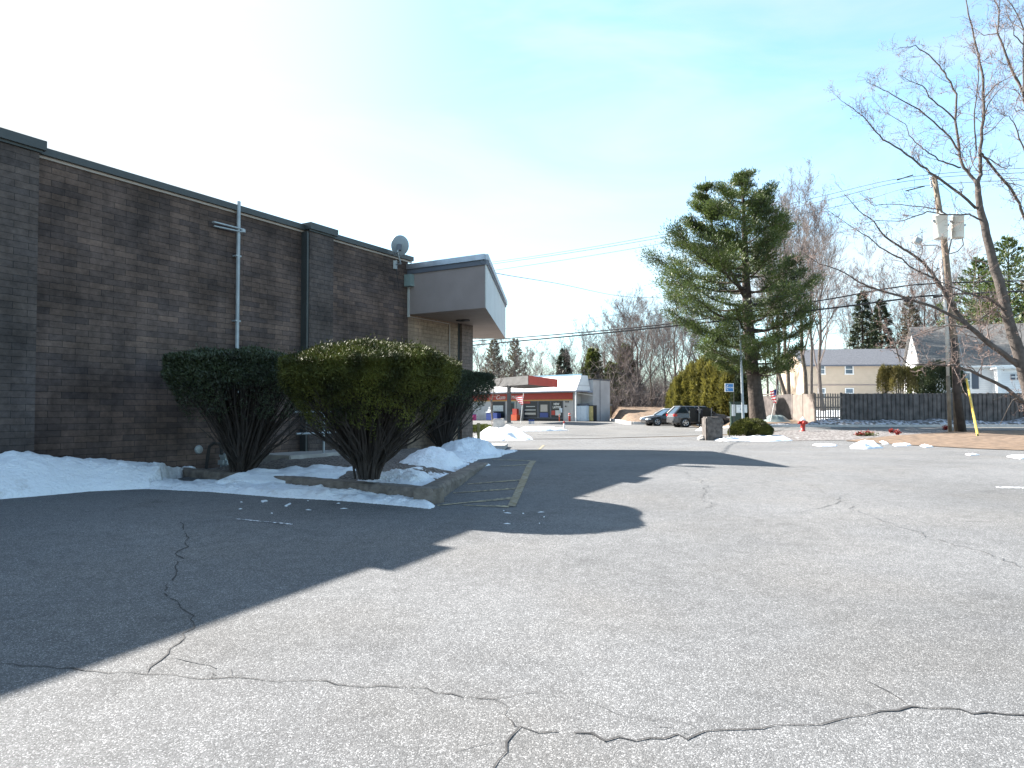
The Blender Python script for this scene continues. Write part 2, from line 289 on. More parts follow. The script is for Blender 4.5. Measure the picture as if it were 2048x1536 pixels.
MT = dict(
    asphalt=asphaltmat('asphalt', (.121,.121,.122), .68), road=asphaltmat('road_asphalt', (.125,.123,.12), .5), farlot=asphaltmat('far_lot_asphalt', (.13,.128,.125), .5),
    crack=mat('crack', (.036,.034,.034), .9, var=.3, scale=20), crackl=mat('crack_faint', (.085,.084,.085), .9, var=.3, scale=20),
    wet=mat('wet_asphalt', (.05,.055,.06), .35, var=.3, scale=5),
    snow=snowmat('snow', .3), snowd=snowmat('dirty_snow', .5),
    brick=brickmat('brown_split_brick', (.124,.086,.070), (.074,.056,.052), (.027,.022,.021), .85),
    brickd=brickmat('dark_split_brick', (.094,.074,.066), (.066,.055,.053), (.028,.025,.024), .8),
    tanbrick=brickmat('tan_brick', (.27,.20,.15), (.22,.165,.125), (.12,.09,.075), .25),
    pierbrick=brickmat('pier_brick', (.20,.15,.13), (.16,.125,.11), (.07,.06,.055), .3),
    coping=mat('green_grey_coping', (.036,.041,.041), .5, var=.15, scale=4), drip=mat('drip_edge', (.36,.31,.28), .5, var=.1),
    concrete=mat('concrete', (.33,.31,.29), .9, var=.2, scale=4, bump=.5, bscale=25),
    concd=mat('dark_concrete', (.07,.062,.058), .95, var=.35, scale=6, bump=.8, bscale=22, col2=(.105,.092,.084)),
    kerb=mat('kerb_concrete', (.16,.135,.115), .95, var=.35, scale=7, bump=1., bscale=18, bdist=.03),
    kerbw=mat('pale_kerb', (.5,.48,.46), .9, var=.15, scale=3, bump=.3),
    foundation=mat('foundation', (.13,.13,.12), .95, var=.3, scale=3, bump=.4),
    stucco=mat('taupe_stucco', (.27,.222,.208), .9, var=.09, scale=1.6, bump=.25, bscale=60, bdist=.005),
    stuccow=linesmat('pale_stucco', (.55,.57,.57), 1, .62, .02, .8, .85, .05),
    soffit=linesmat('tan_soffit', (.27,.215,.18), 0, 1.22, .012, .5, .8, .08),
    flash=mat('metal_flashing', (.34,.36,.40), .35, var=.12, scale=5, metal=.6), flashd=mat('dark_flashing', (.09,.10,.125), .5, var=.1),
    galv=mat('galvanised', (.30,.33,.35), .5, var=.15, metal=.3, scale=6), blackm=flat('black_metal', (.015,.015,.016), .6), boxg=mat('box_grey_green', (.20,.26,.25), .5, var=.12),
    yellow=mat('worn_yellow_paint', (.32,.25,.13), .85, var=.4, scale=11, sharp=(.42,.6), col2=(.19,.17,.13)),
    yellowf=mat('faded_yellow_paint', (.17,.155,.12), .85, var=.3, scale=16, sharp=(.45,.55), col2=(.27,.23,.15)),
    whitef=mat('faded_white_paint', (.2,.21,.22), .85, var=.3, scale=25, sharp=(.5,.55), col2=(.55,.56,.58)),
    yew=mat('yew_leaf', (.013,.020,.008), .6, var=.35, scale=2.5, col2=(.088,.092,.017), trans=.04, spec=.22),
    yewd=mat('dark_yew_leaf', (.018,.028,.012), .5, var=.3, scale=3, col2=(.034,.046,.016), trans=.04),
    stem=mat('yew_stem', (.036,.028,.024), .95, var=.35, scale=8), gravel=mat('gravel', (.17,.15,.14), .95, var=.6, scale=38, bump=1., bscale=40, sharp=(.4,.6), bdist=.05),
    mulch=mat('bed_soil', (.075,.062,.055), .95, var=.5, scale=24, bump=1., bscale=30, bdist=.05, col2=(.16,.135,.12)),
    bark=mat('grey_bark', (.088,.073,.064), .95, var=.35, scale=6, bump=.8, bscale=15), bark2=mat('brown_bark', (.09,.07,.055), .95, var=.35, scale=5, bump=.8, bscale=15),
    barkp=mat('pine_bark', (.06,.045,.036), .95, var=.4, scale=4, bump=1., bscale=9, bdist=.05), twig=mat('twigs', (.155,.128,.118), .95, var=.3, scale=2), twigr=mat('reddish_twigs', (.18,.135,.12), .95, var=.3, scale=2),
    budr=mat('dead_leaf', (.22,.13,.10), .8, var=.3, trans=.3), pine=mat('pine_needles', (.028,.050,.016), .5, var=.4, scale=.8, col2=(.090,.122,.028), trans=.28, detail=3),
    pined=mat('dark_needles', (.02,.032,.018), .6, var=.3, scale=1., col2=(.045,.06,.025), trans=.15), pineb=mat('bronze_needles', (.10,.085,.055), .7, var=.3, scale=1, trans=.2, col2=(.14,.12,.075)),
    arbor=mat('arborvitae', (.075,.075,.015), .6, var=.4, scale=1.1, col2=(.17,.155,.035), trans=.25), arborb=mat('bronze_arborvitae', (.07,.058,.016), .6, var=.35, scale=1.5, col2=(.13,.11,.03), trans=.2),
    evg=mat('evergreen', (.04,.058,.014), .6, var=.4, scale=.6, col2=(.095,.11,.022), trans=.25),
    leaf=mat('leaf_litter', (.095,.06,.038), .95, var=.45, scale=3, bump=.8, bscale=20, col2=(.16,.108,.07), bdist=.04, detail=10),
    woods=mat('woods_floor', (.06,.042,.03), .95, var=.4, scale=.5, bump=.6, bscale=5, col2=(.11,.08,.052)),
    pebble=mat('pebble_snow', (.105,.088,.078), .9, var=.35, scale=9, sharp=(.46,.64), col2=(.24,.225,.22), bump=.8, bscale=14, detail=8, bdist=.05),
    snowgravel=mat('snow_speckled_gravel', (.15,.14,.135), .9, var=.35, scale=5, sharp=(.44,.62), col2=(.34,.34,.37), bump=.6, bscale=14, detail=8),
    polewood=mat('pole_wood', (.17,.135,.10), .9, var=.3, scale=3, bump=.4, bscale=12), poledark=mat('creosote_wood', (.05,.038,.032), .9, var=.4, scale=4, bump=.5),
    white=mat('white_paint', (.74,.74,.72), .6, var=.05), whiteM=mat('transformer_paint', (.62,.62,.58), .45, var=.08), guard=mat('yellow_guard', (.62,.42,.06), .5, var=.08),
    conduit=mat('pvc_conduit', (.42,.42,.40), .5, var=.1), wire=flat('wire', (.02,.02,.022), .7), wirel=flat('grey_wire', (.13,.14,.15), .6),
    beige=linesmat('beige_siding', (.50,.40,.30), 2, .2, .06, .9, .8, .05), wsiding=linesmat('white_siding', (.70,.70,.69), 2, .16, .1, .82, .7, .04),
    shingle=mat('grey_shingles', (.10,.105,.12), .9, var=.25, scale=7, bump=.3), shingle2=mat('brown_grey_shingles', (.13,.125,.12), .9, var=.25, scale=7, bump=.3),
    winglass=glassmat('window_glass', (.12,.16,.19), .12), darkglass=glassmat('dark_glass', (.02,.028,.034), .06), shutter=flat('shutter', (.07,.09,.12)),
    fenced=mat('weathered_fence', (.082,.072,.07), .95, var=.3, scale=2.2, col2=(.115,.10,.095), bump=.3), fencel=mat('pale_fence', (.19,.16,.14), .95, var=.18, scale=2.5, bump=.3),
    red=mat('red_sign', (.36,.035,.02), .5, var=.08), redc=mat('red_fascia', (.52,.055,.035), .45, var=.1, scale=1.), redh=mat('hydrant_red', (.36,.03,.02), .4, var=.12, scale=8), redflower=mat('red_flower', (.24,.025,.018), .6, var=.2, scale=9, trans=.2),
    gold=flat('gold_strip', (.5,.27,.05), .5), metalroof=linesmat('white_metal_roof', (.66,.66,.65), 0, .42, .08, .78, .4, .03), bluetrim=flat('blue_trim', (.25,.42,.52), .5),
    storew=mat('store_wall', (.40,.40,.39), .9, var=.14, scale=1.3, bump=.2), storeside=mat('stained_render', (.42,.41,.41), .95, var=.14, scale=.9, bump=.3), soffd=flat('porch_soffit', (.22,.25,.32), .7),
    blue=flat('cooler_blue', (.02,.045,.20), .4), blues=flat('sign_blue', (.03,.17,.42), .4), icebox=flat('ice_box_white', (.52,.60,.68), .4), ylcab=mat('yellow_cabinet', (.52,.40,.16), .5, var=.25, scale=3),
    greencab=flat('dark_green_paint', (.012,.035,.022), .4), teal=flat('teal', (.05,.12,.13), .4), poster=flat('poster', (.5,.52,.5), .6, var=.15, scale=6), flagr=flat('flag_red', (.5,.03,.04), .8, trans=.35), flagw=flat('flag_white', (.72,.7,.7), .8, trans=.35), flagb=flat('flag_blue', (.03,.05,.2), .8, trans=.3),
    canopyg=mat('canopy_grey', (.085,.083,.082), .8, var=.2, scale=1.5), rubber=flat('tyre_rubber', (.018,.018,.018), .85), alloy=mat('alloy', (.45,.46,.48), .3, metal=.7, var=.05),
    carblack=mat('black_car_paint', (.012,.013,.018), .18, var=.1, spec=.8), cargrey=mat('grey_car_paint', (.09,.095,.105), .25, var=.08, metal=.4, spec=.7), carwhite=mat('silver_car_paint', (.42,.45,.48), .25, var=.05, spec=.7), carblue=mat('silver_blue_car_paint', (.2,.25,.3), .25, var=.05, metal=.3),
    plastic=flat('black_plastic', (.02,.02,.021), .7), lampw=flat('headlamp', (.7,.72,.74), .15), lampr=flat('tail_lamp', (.45,.02,.02), .2), interior=flat('car_interior', (.03,.028,.027), .8), interl=flat('pale_trim', (.4,.37,.33), .7),
    cloth=flat('dark_clothing', (.02,.02,.028), .9), skin=flat('skin', (.42,.26,.19), .6), pink=flat('pink', (.6,.08,.25), .5), orange=flat('orange_red', (.55,.09,.03), .5), dish=mat('dish_grey', (.24,.28,.31), .5, var=.08), postw=mat('post_wood', (.28,.22,.10), .9, var=.35, scale=9, bump=.4),
    roof=mat('flat_roof', (.2,.2,.2), .9), tarp=mat('plastic_sheet', (.16,.2,.2), .35, var=.2),
    clear=clearglass('clear_glass'),
)
# ------------------------------------------------------------------ world and sun
sunv = Vector((-1.21, .73, 1.0)).normalized()
elev = math.asin(sunv.z); az = math.atan2(sunv.x, sunv.y)
w = bpy.data.worlds.new('World'); S.world = w; w.use_nodes = True
N = w.node_tree.nodes; Lk = w.node_tree.links
bg = N['Background']; bg.inputs['Strength'].default_value = .05
sk = N.new('ShaderNodeTexSky'); sk.sky_type = 'NISHITA'; sk.sun_disc = False; sk.sun_elevation = elev; sk.sun_rotation = az
sk.air_density = 1.; sk.dust_density = .5; sk.ozone_density = 1.6
tc = N.new('ShaderNodeTexCoord')
mp = N.new('ShaderNodeMapping'); mp.inputs['Scale'].default_value = (1.0, 1.6, 4.2); mp.inputs['Rotation'].default_value = (.1, .25, .4); Lk.new(tc.outputs['Generated'], mp.inputs['Vector'])
cn = N.new('ShaderNodeTexNoise'); cn.inputs['Scale'].default_value = 2.1; cn.inputs['Detail'].default_value = 9; cn.inputs['Roughness'].default_value = .55; cn.inputs['Distortion'].default_value = .5; Lk.new(mp.outputs[0], cn.inputs['Vector'])
cr = N.new('ShaderNodeMapRange'); cr.inputs[1].default_value = .40; cr.inputs[2].default_value = .66; cr.inputs[3].default_value = .0; cr.inputs[4].default_value = .5; Lk.new(cn.outputs['Fac'], cr.inputs[0])
# thin cloud brightening towards the sun (forward scattering in the cloud veil)
dt = N.new('ShaderNodeVectorMath'); dt.operation = 'DOT_PRODUCT'; Lk.new(tc.outputs['Generated'], dt.inputs[0]); dt.inputs[1].default_value = tuple(sunv)
hz = N.new('ShaderNodeMapRange'); hz.inputs[1].default_value = .66; hz.inputs[2].default_value = .92; hz.inputs[3].default_value = 0; hz.inputs[4].default_value = .9; hz.interpolation_type = 'SMOOTHSTEP'; Lk.new(dt.outputs['Value'], hz.inputs[0])
sz = N.new('ShaderNodeSeparateXYZ'); Lk.new(tc.outputs['Generated'], sz.inputs[0])
hh = N.new('ShaderNodeMapRange'); hh.inputs[1].default_value = 0; hh.inputs[2].default_value = .38; hh.inputs[3].default_value = .42; hh.inputs[4].default_value = 0; Lk.new(sz.outputs[2], hh.inputs[0])
hd = N.new('ShaderNodeMapRange'); hd.inputs[1].default_value = -.1; hd.inputs[2].default_value = .6; hd.inputs[3].default_value = .5; hd.inputs[4].default_value = 1.25; Lk.new(dt.outputs['Value'], hd.inputs[0])
hm = N.new('ShaderNodeMath'); hm.operation = 'MULTIPLY'; Lk.new(hh.outputs[0], hm.inputs[0]); Lk.new(hd.outputs[0], hm.inputs[1])
a1 = N.new('ShaderNodeMath'); a1.operation = 'ADD'; Lk.new(cr.outputs[0], a1.inputs[0]); Lk.new(hz.outputs[0], a1.inputs[1])
a2 = N.new('ShaderNodeMath'); a2.operation = 'ADD'; a2.use_clamp = True; Lk.new(a1.outputs[0], a2.inputs[0]); Lk.new(hm.outputs[0], a2.inputs[1])
mx = N.new('ShaderNodeMix'); mx.data_type = 'RGBA'; mx.clamp_result = False; Lk.new(a2.outputs[0], mx.inputs[0])
tint = N.new('ShaderNodeVectorMath'); tint.operation = 'MULTIPLY'; Lk.new(sk.outputs[0], tint.inputs[0]); tint.inputs[1].default_value = (1.68, 2.0, 1.92)
Lk.new(tint.outputs[0], mx.inputs[6]); mx.inputs[7].default_value = (4.85, 5.1, 5.2, 1)
Lk.new(mx.outputs[2], bg.inputs['Color'])
sl = bpy.data.lights.new('sun', 'SUN'); sl.energy = 5.; sl.angle = R(.5); sl.color = (1., .95, .88)
so = bpy.data.objects.new('sun', sl); C.objects.link(so); so.rotation_euler = (-sunv).to_track_quat('-Z', 'Y').to_euler(); so.location = (0, 0, 60)
S.view_settings.view_transform = 'Standard'; S.view_settings.look = 'None'; S.view_settings.exposure = 2.1; S.view_settings.gamma = 1
S.render.engine = 'CYCLES'
# ------------------------------------------------------------------ ground sheets
from mathutils import noise as mnoise
def on_plane(px, py, z):
    p1 = at(px, py, 1.0); d = p1-Vector((0, 0, CAMZ)); k = (z-CAMZ)/d.z
    return Vector((0, 0, CAMZ))+d*k
GX = [-600, -300, -150, -90]+list(range(-60, 101))+[150, 300, 600]
GY = [-60, -30]+list(range(-10, 101))+[130, 200, 350, 700]
ZC = {}
def zc(x, y):
    k = (x, y)
    if k not in ZC: ZC[k] = gz(x, y)
    return ZC[k]
def clip(poly, a, b):
    out = []
    for i in range(len(poly)):
        p, q = poly[i], poly[(i+1) % len(poly)]
        sp_ = (b[0]-a[0])*(p[1]-a[1])-(b[1]-a[1])*(p[0]-a[0]); sq = (b[0]-a[0])*(q[1]-a[1])-(b[1]-a[1])*(q[0]-a[0])
        if sp_ >= 0: out.append(p)
        if (sp_ > 0 and sq < 0) or (sp_ < 0 and sq > 0):
            t = sp_/(sp_-sq); out.append((p[0]+(q[0]-p[0])*t, p[1]+(q[1]-p[1])*t))
    return out
def tris(x0, x1, y0, y1):
    return (((x0, y0), (x1, y0), (x1, y1)), ((x0, y0), (x1, y1), (x0, y1)))
def planez(T, x, y):
    (ax, ay), (bx, by), (cx_, cy) = T; za, zb, zc_ = zc(ax, ay), zc(bx, by), zc(cx_, cy)
    d = (bx-ax)*(cy-ay)-(cx_-ax)*(by-ay)
    u = ((x-ax)*(cy-ay)-(cx_-ax)*(y-ay))/d; v = ((bx-ax)*(y-ay)-(x-ax)*(by-ay))/d
    return za+u*(zb-za)+v*(zc_-za)
def zsurf(x, y):
    x0 = math.floor(x); y0 = math.floor(y)
    for T in tris(x0, x0+1, y0, y0+1):
        if (T[1][0]-x0 and (x-x0) >= (y-y0)) or (not (T[1][1]-y0 == 0) and (x-x0) < (y-y0)): return planez(T, x, y)
    return gz(x, y)
def sheet(mb, poly, dz, holes=None):
    poly = [(p[0], p[1]) for p in poly]
    a = sum(poly[i][0]*poly[(i+1) % len(poly)][1]-poly[(i+1) % len(poly)][0]*poly[i][1] for i in range(len(poly)))
    if a < 0: poly = poly[::-1]
    xa, xb = min(p[0] for p in poly), max(p[0] for p in poly); ya, yb = min(p[1] for p in poly), max(p[1] for p in poly)
    for i in range(len(GX)-1):
        if GX[i+1] < xa or GX[i] > xb: continue
        for j in range(len(GY)-1):
            if GY[j+1] < ya or GY[j] > yb: continue
            for T in tris(GX[i], GX[i+1], GY[j], GY[j+1]):
                q = poly
                for e in range(3):
                    q = clip(q, T[e], T[(e+1) % 3])
                    if len(q) < 3: break
                if len(q) >= 3: mb.quad(*[(x, y, planez(T, x, y)+dz) for x, y in q])
def pxpoly(pts, dz=0): return [gp(x, y, dz) for x, y in pts]
def structure(o): o['kind'] = 'structure'; return o
g = MB(); sheet(g, [(-600, -60), (600, -60), (600, 700), (-600, 700)], 0)
structure(g.build('ground', MT['woods']))
# the parking lot with its cracks
lot = MB()
lotfar = [(-45, 31)]+[(gp(x, y).x, gp(x, y).y) for x, y in ((900, 881), (1180, 878), (1400, 873), (1480, 869), (1560, 866), (1700, 866), (1900, 868), (2150, 872))]+[(60, 30)]
sheet(lot, [(-45, -9), (60, -9)]+lotfar[::-1], .010)
rc = random.Random(3)
def crackline(pts, w=.011, mi=1, jit=.02, W=None):
    W = W or [gp(x, y) for x, y in pts]; P = []; top_ = len(pts) > 0
    for i in range(len(W)-1):
        L = (W[i+1]-W[i]).length; n = max(2, int(L/.07)); dr = (W[i+1]-W[i]).normalized(); nr = Vector((-dr.y, dr.x, 0))
        for k in range(n):
            t = k/n; f = math.sin(math.pi*t)
            o = nr*(rc.gauss(0, jit*.55)+f*jit*4*mnoise.noise(Vector((W[i].x*3+t*L*1.1, W[i].y, .3))))
            P.append(W[i].lerp(W[i+1], t)+o)
    P.append(W[-1]); prev = None
    for i, p in enumerate(P):
        d = (P[min(i+1, len(P)-1)]-P[max(i-1, 0)]); d = Vector((d.x, d.y, 0)).normalized(); nn = Vector((-d.y, d.x, 0))
        ww = w*.38*(.3+1.6*abs(mnoise.noise(Vector((p.x*4, p.y*4, 1.7))))+rc.random()*.5)
        if i in (0, len(P)-1): ww *= .2
        l = p+nn*ww; r = p-nn*ww
        q = [(l.x, l.y, zsurf(l.x, l.y)+.0145), (r.x, r.y, zsurf(r.x, r.y)+.0145)]
        if prev and rc.random() > (.04 if mi == 1 else .22): lot.mi = mi; lot.quad(prev[0], prev[1], q[1], q[0])
        prev = q
    lot.mi = 0
    if top_ and mi == 1:
        for i in range(4, len(P)-4, 7):
            if rc.random() < .55:
                d = (P[i+1]-P[i]).normalized(); n_ = Vector((-d.y, d.x, 0))*rc.choice((-1, 1)); L = rc.uniform(.08, .35)
                e = P[i]+(n_*rc.uniform(.5, 1.1)+d*rc.uniform(-.6, .6))*L; crackline([], w*.45, rc.choice((1, 2)), jit*.5, [P[i].copy(), P[i].lerp(e, .5)+d*.02, e])
crackline([(-60,1325),(0,1330),(70,1336),(145,1340),(215,1351),(290,1352),(400,1360),(530,1366),(650,1368),(730,1377),(850,1383),(925,1401),(985,1405),(1080,1388)], .009)
crackline([(925,1401),(985,1405),(1015,1420),(1025,1450),(1040,1462)], .008)
crackline([(985,1560),(1000,1525),(1040,1463),(1115,1469),(1210,1488),(1270,1487),(1330,1481),(1378,1487),(1410,1469),(1525,1463),(1580,1453),(1670,1450),(1730,1435),(1830,1425),(1890,1423),(1945,1434),(2048,1438),(2110,1444)], .015)
crackline([(1120,1402),(1230,1433),(1300,1447),(1360,1450),(1400,1468)], .004, 2)
crackline([(1000,1385),(1095,1390)], .007, 2)
crackline([(285,1353),(320,1325),(345,1300),(365,1270),(382,1250),(362,1225),(340,1200),(345,1160),(355,1130),(350,1110),(372,1092),(365,1060),(362,1045)], .014)
crackline([(0,1245),(60,1235),(130,1222),(230,1205),(340,1186)], .006, 2)
crackline([(345,1318),(395,1332),(470,1352),(530,1362)], .007, 2)
crackline([(0,1080),(110,1088),(220,1093),(380,1100),(560,1088),(620,1080)], .006, 2)
crackline([(1370,945),(1400,962),(1411,985),(1400,1000),(1415,1019)], .016, 2, .05)
crackline([(1300,1018),(1415,1019),(1520,1027),(1600,1028),(1650,1015),(1680,1005),(1688,990)], .012, 2)
crackline([(1688,1008),(1700,1018),(1760,1042),(1840,1067),(1920,1093),(1985,1115),(2048,1138),(2100,1160)], .016, 2, .04)
crackline([(1690,1008),(1640,980),(1580,955),(1520,940)], .012, 2)
crackline([(1915,1045),(1980,1046),(2048,1047)], .010, 1)
crackline([(1960,1000),(2010,1015),(2048,1028)], .012, 2)
crackline([(1560,918),(1700,906),(1850,899),(2048,893)], .02, 2)
crackline([(1270,1018),(1180,1015),(1050,1012)], .008, 2)
lo = lot.build('parking_lot', [MT['asphalt'], MT['crack'], MT['crackl']]); structure(lo)
# roads and far lot
road = MB()
rd = [(700,880),(1030,879),(1180,877.5),(1400,871.5),(1480,866),(1560,862.2),(1900,861.4),(2500,861.5),(2500,854.3),(2048,854.3),(1600,854.3),(1480,855.3),(1440,858.5),(1400,861),(1180,863),(1030,864),(700,865)]
sheet(road, pxpoly(rd), .018); structure(road.build('road', MT['road']))
fl = MB(); sheet(fl, [(-55, 40.)]+[(gp(x, y).x, gp(x, y).y) for x, y in ((700,865.3),(1030,864.3),(1180,863.3),(1400,861.3),(1440,858.8))]+[(13.6, 52), (15.2, 60), (15, 70), (11.2, 78), (12.5, 95), (-55, 95)], .013)
structure(fl.build('far_lot', MT['farlot']))
pv = MB(); sheet(pv, pxpoly([(1440,884),(1475,871),(1545,865),(1575,861.7),(1900,861.8),(1885,866),(1790,872),(1705,881),(1560,883)]), .024)
structure(pv.build('gravel_verge', MT['pebble']))
lv = MB(); sheet(lv, pxpoly([(1690,883),(1705,881),(1790,872),(1885,866),(1905,862.2),(2600,862.5),(2600,925),(2048,902),(1960,899),(1850,893),(1760,888)]), .030)
structure(lv.build('leaf_verge', MT['leaf']))
fv = MB(); sheet(fv, pxpoly([(1438,856),(1480,854),(1600,853),(2500,853.5),(2500,842),(1640,840),(1500,838),(1440,842)]), .026)
structure(fv.build('roadside_verge', MT['leaf']))
ys = MB(); sheet(ys, [(20, 47.5), (60, 47.5), (60, 72), (24, 72)], .03); structure(ys.build('snowy_yard', MT['snow']))
# kerb across the road
kb = MB(); kp = [gp(x, y) for x, y in ((1440,857.5),(1480,854.8),(1560,853.9),(1700,853.9),(1900,853.9),(2100,853.9),(2500,853.9))]
for i in range(len(kp)-1):
    a, b = kp[i], kp[i+1]; d = Vector((b.x-a.x, b.y-a.y, 0)).normalized(); n = Vector((-d.y, d.x, 0))*.18
    k = max(1, int((b-a).length/2))
    for j in range(k):
        p = a.lerp(b, j/k); q = a.lerp(b, (j+1)/k)
        z0, z1 = gz(p.x, p.y), gz(q.x, q.y)
        kb.quad((p.x, p.y, z0-.1), (q.x, q.y, z1-.1), (q.x, q.y, z1+.14), (p.x, p.y, z0+.14))
        kb.quad((p.x, p.y, z0+.14), (q.x, q.y, z1+.14), (q.x+n.x, q.y+n.y, z1+.14), (p.x+n.x, p.y+n.y, z0+.14))
structure(kb.build('road_kerb', MT['kerbw']))
# painted lines
mk = MB(); mk.mi = 0
def pq(*pts, dz=.0185): sheet(mk, pxpoly(pts), dz)
pq((1015,1014.5),(1031,1015.5),(1073,923),(1061,922.5))
pq((1075,901),(1079,901.5),(1090,891.5),(1085,891))
mk.mi = 1
for a, b, w0, w1 in (((875,1013.),(1024,998.3),1.8,2.2),((906,988.),(1040,978.),1.2,1.6),((935,970.),(1049,961),1.,1.2),((1000,934.),(1060,930.5),.8,1.),((985,920.5),(1061,922.5),.8,.8),((925,1012.5),(1018,1015.2),1.2,2.),((1045,903),(1075,901.3),.6,.7)):
    pq((a[0],a[1]-w0/2),(a[0],a[1]+w0/2),(b[0],b[1]+w1),(b[0],b[1]-w1), dz=.0165)
mk.mi = 2
pq((470,1039.5),(470,1041),(583,1052.8),(586,1051), dz=.0165); pq((1990,975.5),(2000,978.5),(2090,979),(2090,976), dz=.0165)
structure(mk.build('lot_marking', [MT['yellow'], MT['yellowf'], MT['whitef']]))
# ------------------------------------------------------------------ brick building
P0 = Vector((-6.9, 11.9, 0)); ANG = math.atan2(.859, .511)
bld = thing('brick_building', 'long brown brick commercial building with grey canopy box at its far corner', 'building', tuple(P0), ANG)
MI = XF[bld.name].inverted()
def Lc(X, Y): p = MI @ Vector((X, Y, 0)); return (p.x, p.y)
HW = 5.19; SE = 11.03
def bp(mb, name, m, smooth=False): return mb.build(name, MT[m], bld, smooth, local=True)
m = MB(); m.box(-13, 8.08, 0, 18, -.4, HW); bp(m, 'wall', 'brick')
m = MB(); m.box(8.08, 10.38, -.004, .3, -.4, 3.83); bp(m, 'wall', 'tanbrick')['label'] = 'tan brick wall section under the canopy'
m = MB(); m.box(8.08, SE-.3, .3, 18, -.4, HW-.05); bp(m, 'wall', 'pierbrick')
for s0, s1, mm in ((-1.95, -1.09, 'brickd'), (4.43, 5.15, 'brickd')):
    m = MB(); m.box(s0, s1, -.2, -.001, -.4, HW+.044); m.box(s0-.04, s1+.06, .0, .38, HW+.002, HW+.044); bp(m, 'pilaster', mm)
    m = MB(); m.box(s0-.05, s1+.07, -.28, .4, HW+.045, HW+.19); m.box(s0-.03, s1+.03, -.235, -.2, HW+.005, HW+.045); bp(m, 'coping_cap', 'coping')
m = MB(); m.box(4.37, 4.428, -.18, -.002, -.4, HW); bp(m, 'side_shade_strip', 'coping')  # dark strip added to put shade on the pilaster's left side
m = MB(); m.box(10.38, 10.46, -.02, .5, -.4, 3.82); m.mi = 1; m.box(10.46, SE, -.10, .9, -.4, 3.8)
m.build('corner_pier', [MT['coping'], MT['pierbrick']], bld, local=True)
for a, b in ((-13, -1.94), (-1.10, 4.44), (5.14, 8.20)):
    m = MB(); m.box(a, b, -.10, .35, HW+.035, HW+.15); m.mi = 1; m.box(a, b, -.035, .0, HW-.01, HW+.033)
    m.build('coping', [MT['coping'], MT['drip']], bld, local=True)
m = MB(); m.box(-13, -1.96, -.03, -.001, -.5, .10); m.box(-1.08, 4.42, -.03, -.001, -.5, .10); m.box(5.16, 10.37, -.03, -.006, -.5, .10); bp(m, 'foundation', 'foundation')
m = MB(); m.box(-12.9, 8, .4, 17.9, HW+.001, HW+.03); bp(m, 'roof', 'roof')
# canopy box
K = Vector((-.656, 17.58)); K2 = Vector((-.228, 25.07)); W8 = Vector((-2.80, 18.86))
lK, lK2, lW = Lc(*K), Lc(*K2), Lc(*W8); lF = Lc(-14, 26.1); lG = (8.09, 3.0)
foot = [lW, lK, lK2, lF, (8.09+6, 12), (8.09, .05)]
zb = lambda x, y: 3.79; zt = lambda x, y: 4.93
def inset(poly, d):
    out = []; n = len(poly)
    for i in range(n):
        a, b, c = Vector(poly[i-1]), Vector(poly[i]), Vector(poly[(i+1) % n])
        e1 = (b-a).normalized(); e2 = (c-b).normalized(); n1 = Vector((-e1.y, e1.x)); n2 = Vector((-e2.y, e2.x))
        k = (n1+n2)/max(.3, (1+n1.dot(n2))); out.append(tuple(b+k*d))
    return out
fp = [lW, lK, lK2, lF]
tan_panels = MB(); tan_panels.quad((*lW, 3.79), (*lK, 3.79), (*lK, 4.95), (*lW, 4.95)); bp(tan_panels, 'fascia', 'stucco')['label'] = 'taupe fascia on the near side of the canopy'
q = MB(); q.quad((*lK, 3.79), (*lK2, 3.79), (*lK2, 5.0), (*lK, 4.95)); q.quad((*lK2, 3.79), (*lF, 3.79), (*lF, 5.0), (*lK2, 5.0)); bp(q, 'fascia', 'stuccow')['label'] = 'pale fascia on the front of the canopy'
q = MB(); q.quad((*lW, 3.80), (8.09, .1, 3.80), (8.2, 13.2, 3.80), (*lF, 3.80), (*lK2, 3.80), (*lK, 3.80)); bp(q, 'soffit', 'soffit')
def strip(mb, a, b, z0, z1, t, ext=0.):
    a = Vector(a); b = Vector(b); d = (b-a).normalized(); n = Vector((d.y, -d.x)); a2 = a-d*0; b2 = b+d*ext
    P = [a2+n*t, b2+n*t, b2-n*.12, a2-n*.12]
    mb.prism([tuple(p) for p in P], z0, z1)
q = MB(); q.mi = 0
strip(q, lW, lK, 4.985, 5.125, .07, .0); strip(q, lK, lK2, 4.985, 5.127, .068, .067); strip(q, lK2, lF, 4.985, 5.129, .066)
q.mi = 1; strip(q, lW, lK, 4.86, 4.983, .035, .035); strip(q, lK, lK2, 4.90, 4.983, .034, .033); strip(q, lK2, lF, 4.90, 4.983, .032)
q.mi = 2; q.quad((*lW, 5.10), (*lK, 5.10), (*lK2, 5.10), (*lF, 5.10), (8.2, 4, 5.10))
q.build('canopy_flashing', [MT['flash'], MT['flashd'], MT['roof']], bld, local=True)
q = MB(); q.tube([(*lK, 3.79), (*lK, 4.86)], .018, 6); bp(q, 'corner_trim', 'conduit'); q = MB(); q.box(8.05, 8.09, -.06, -.005, 3.72, 4.95); bp(q, 'corner_trim', 'conduit')
q = MB()
for px, py in ((921, 641), (931, 640.5)):
    p = on_plane(px, py, 3.79); l = Lc(p.x, p.y); q.lathe([(.13, 3.77), (.13, 3.799)], 14, Matrix.Translation((l[0], l[1], 0)))
bp(q, 'soffit_light', 'blackm')
q = MB(); q.tube([(8.1, -.03, 3.74), (9.9, -.03, 3.74), (9.93, -.03, 3.70), (9.93, -.03, .3)], .014, 6); bp(q, 'conduit', 'drip')
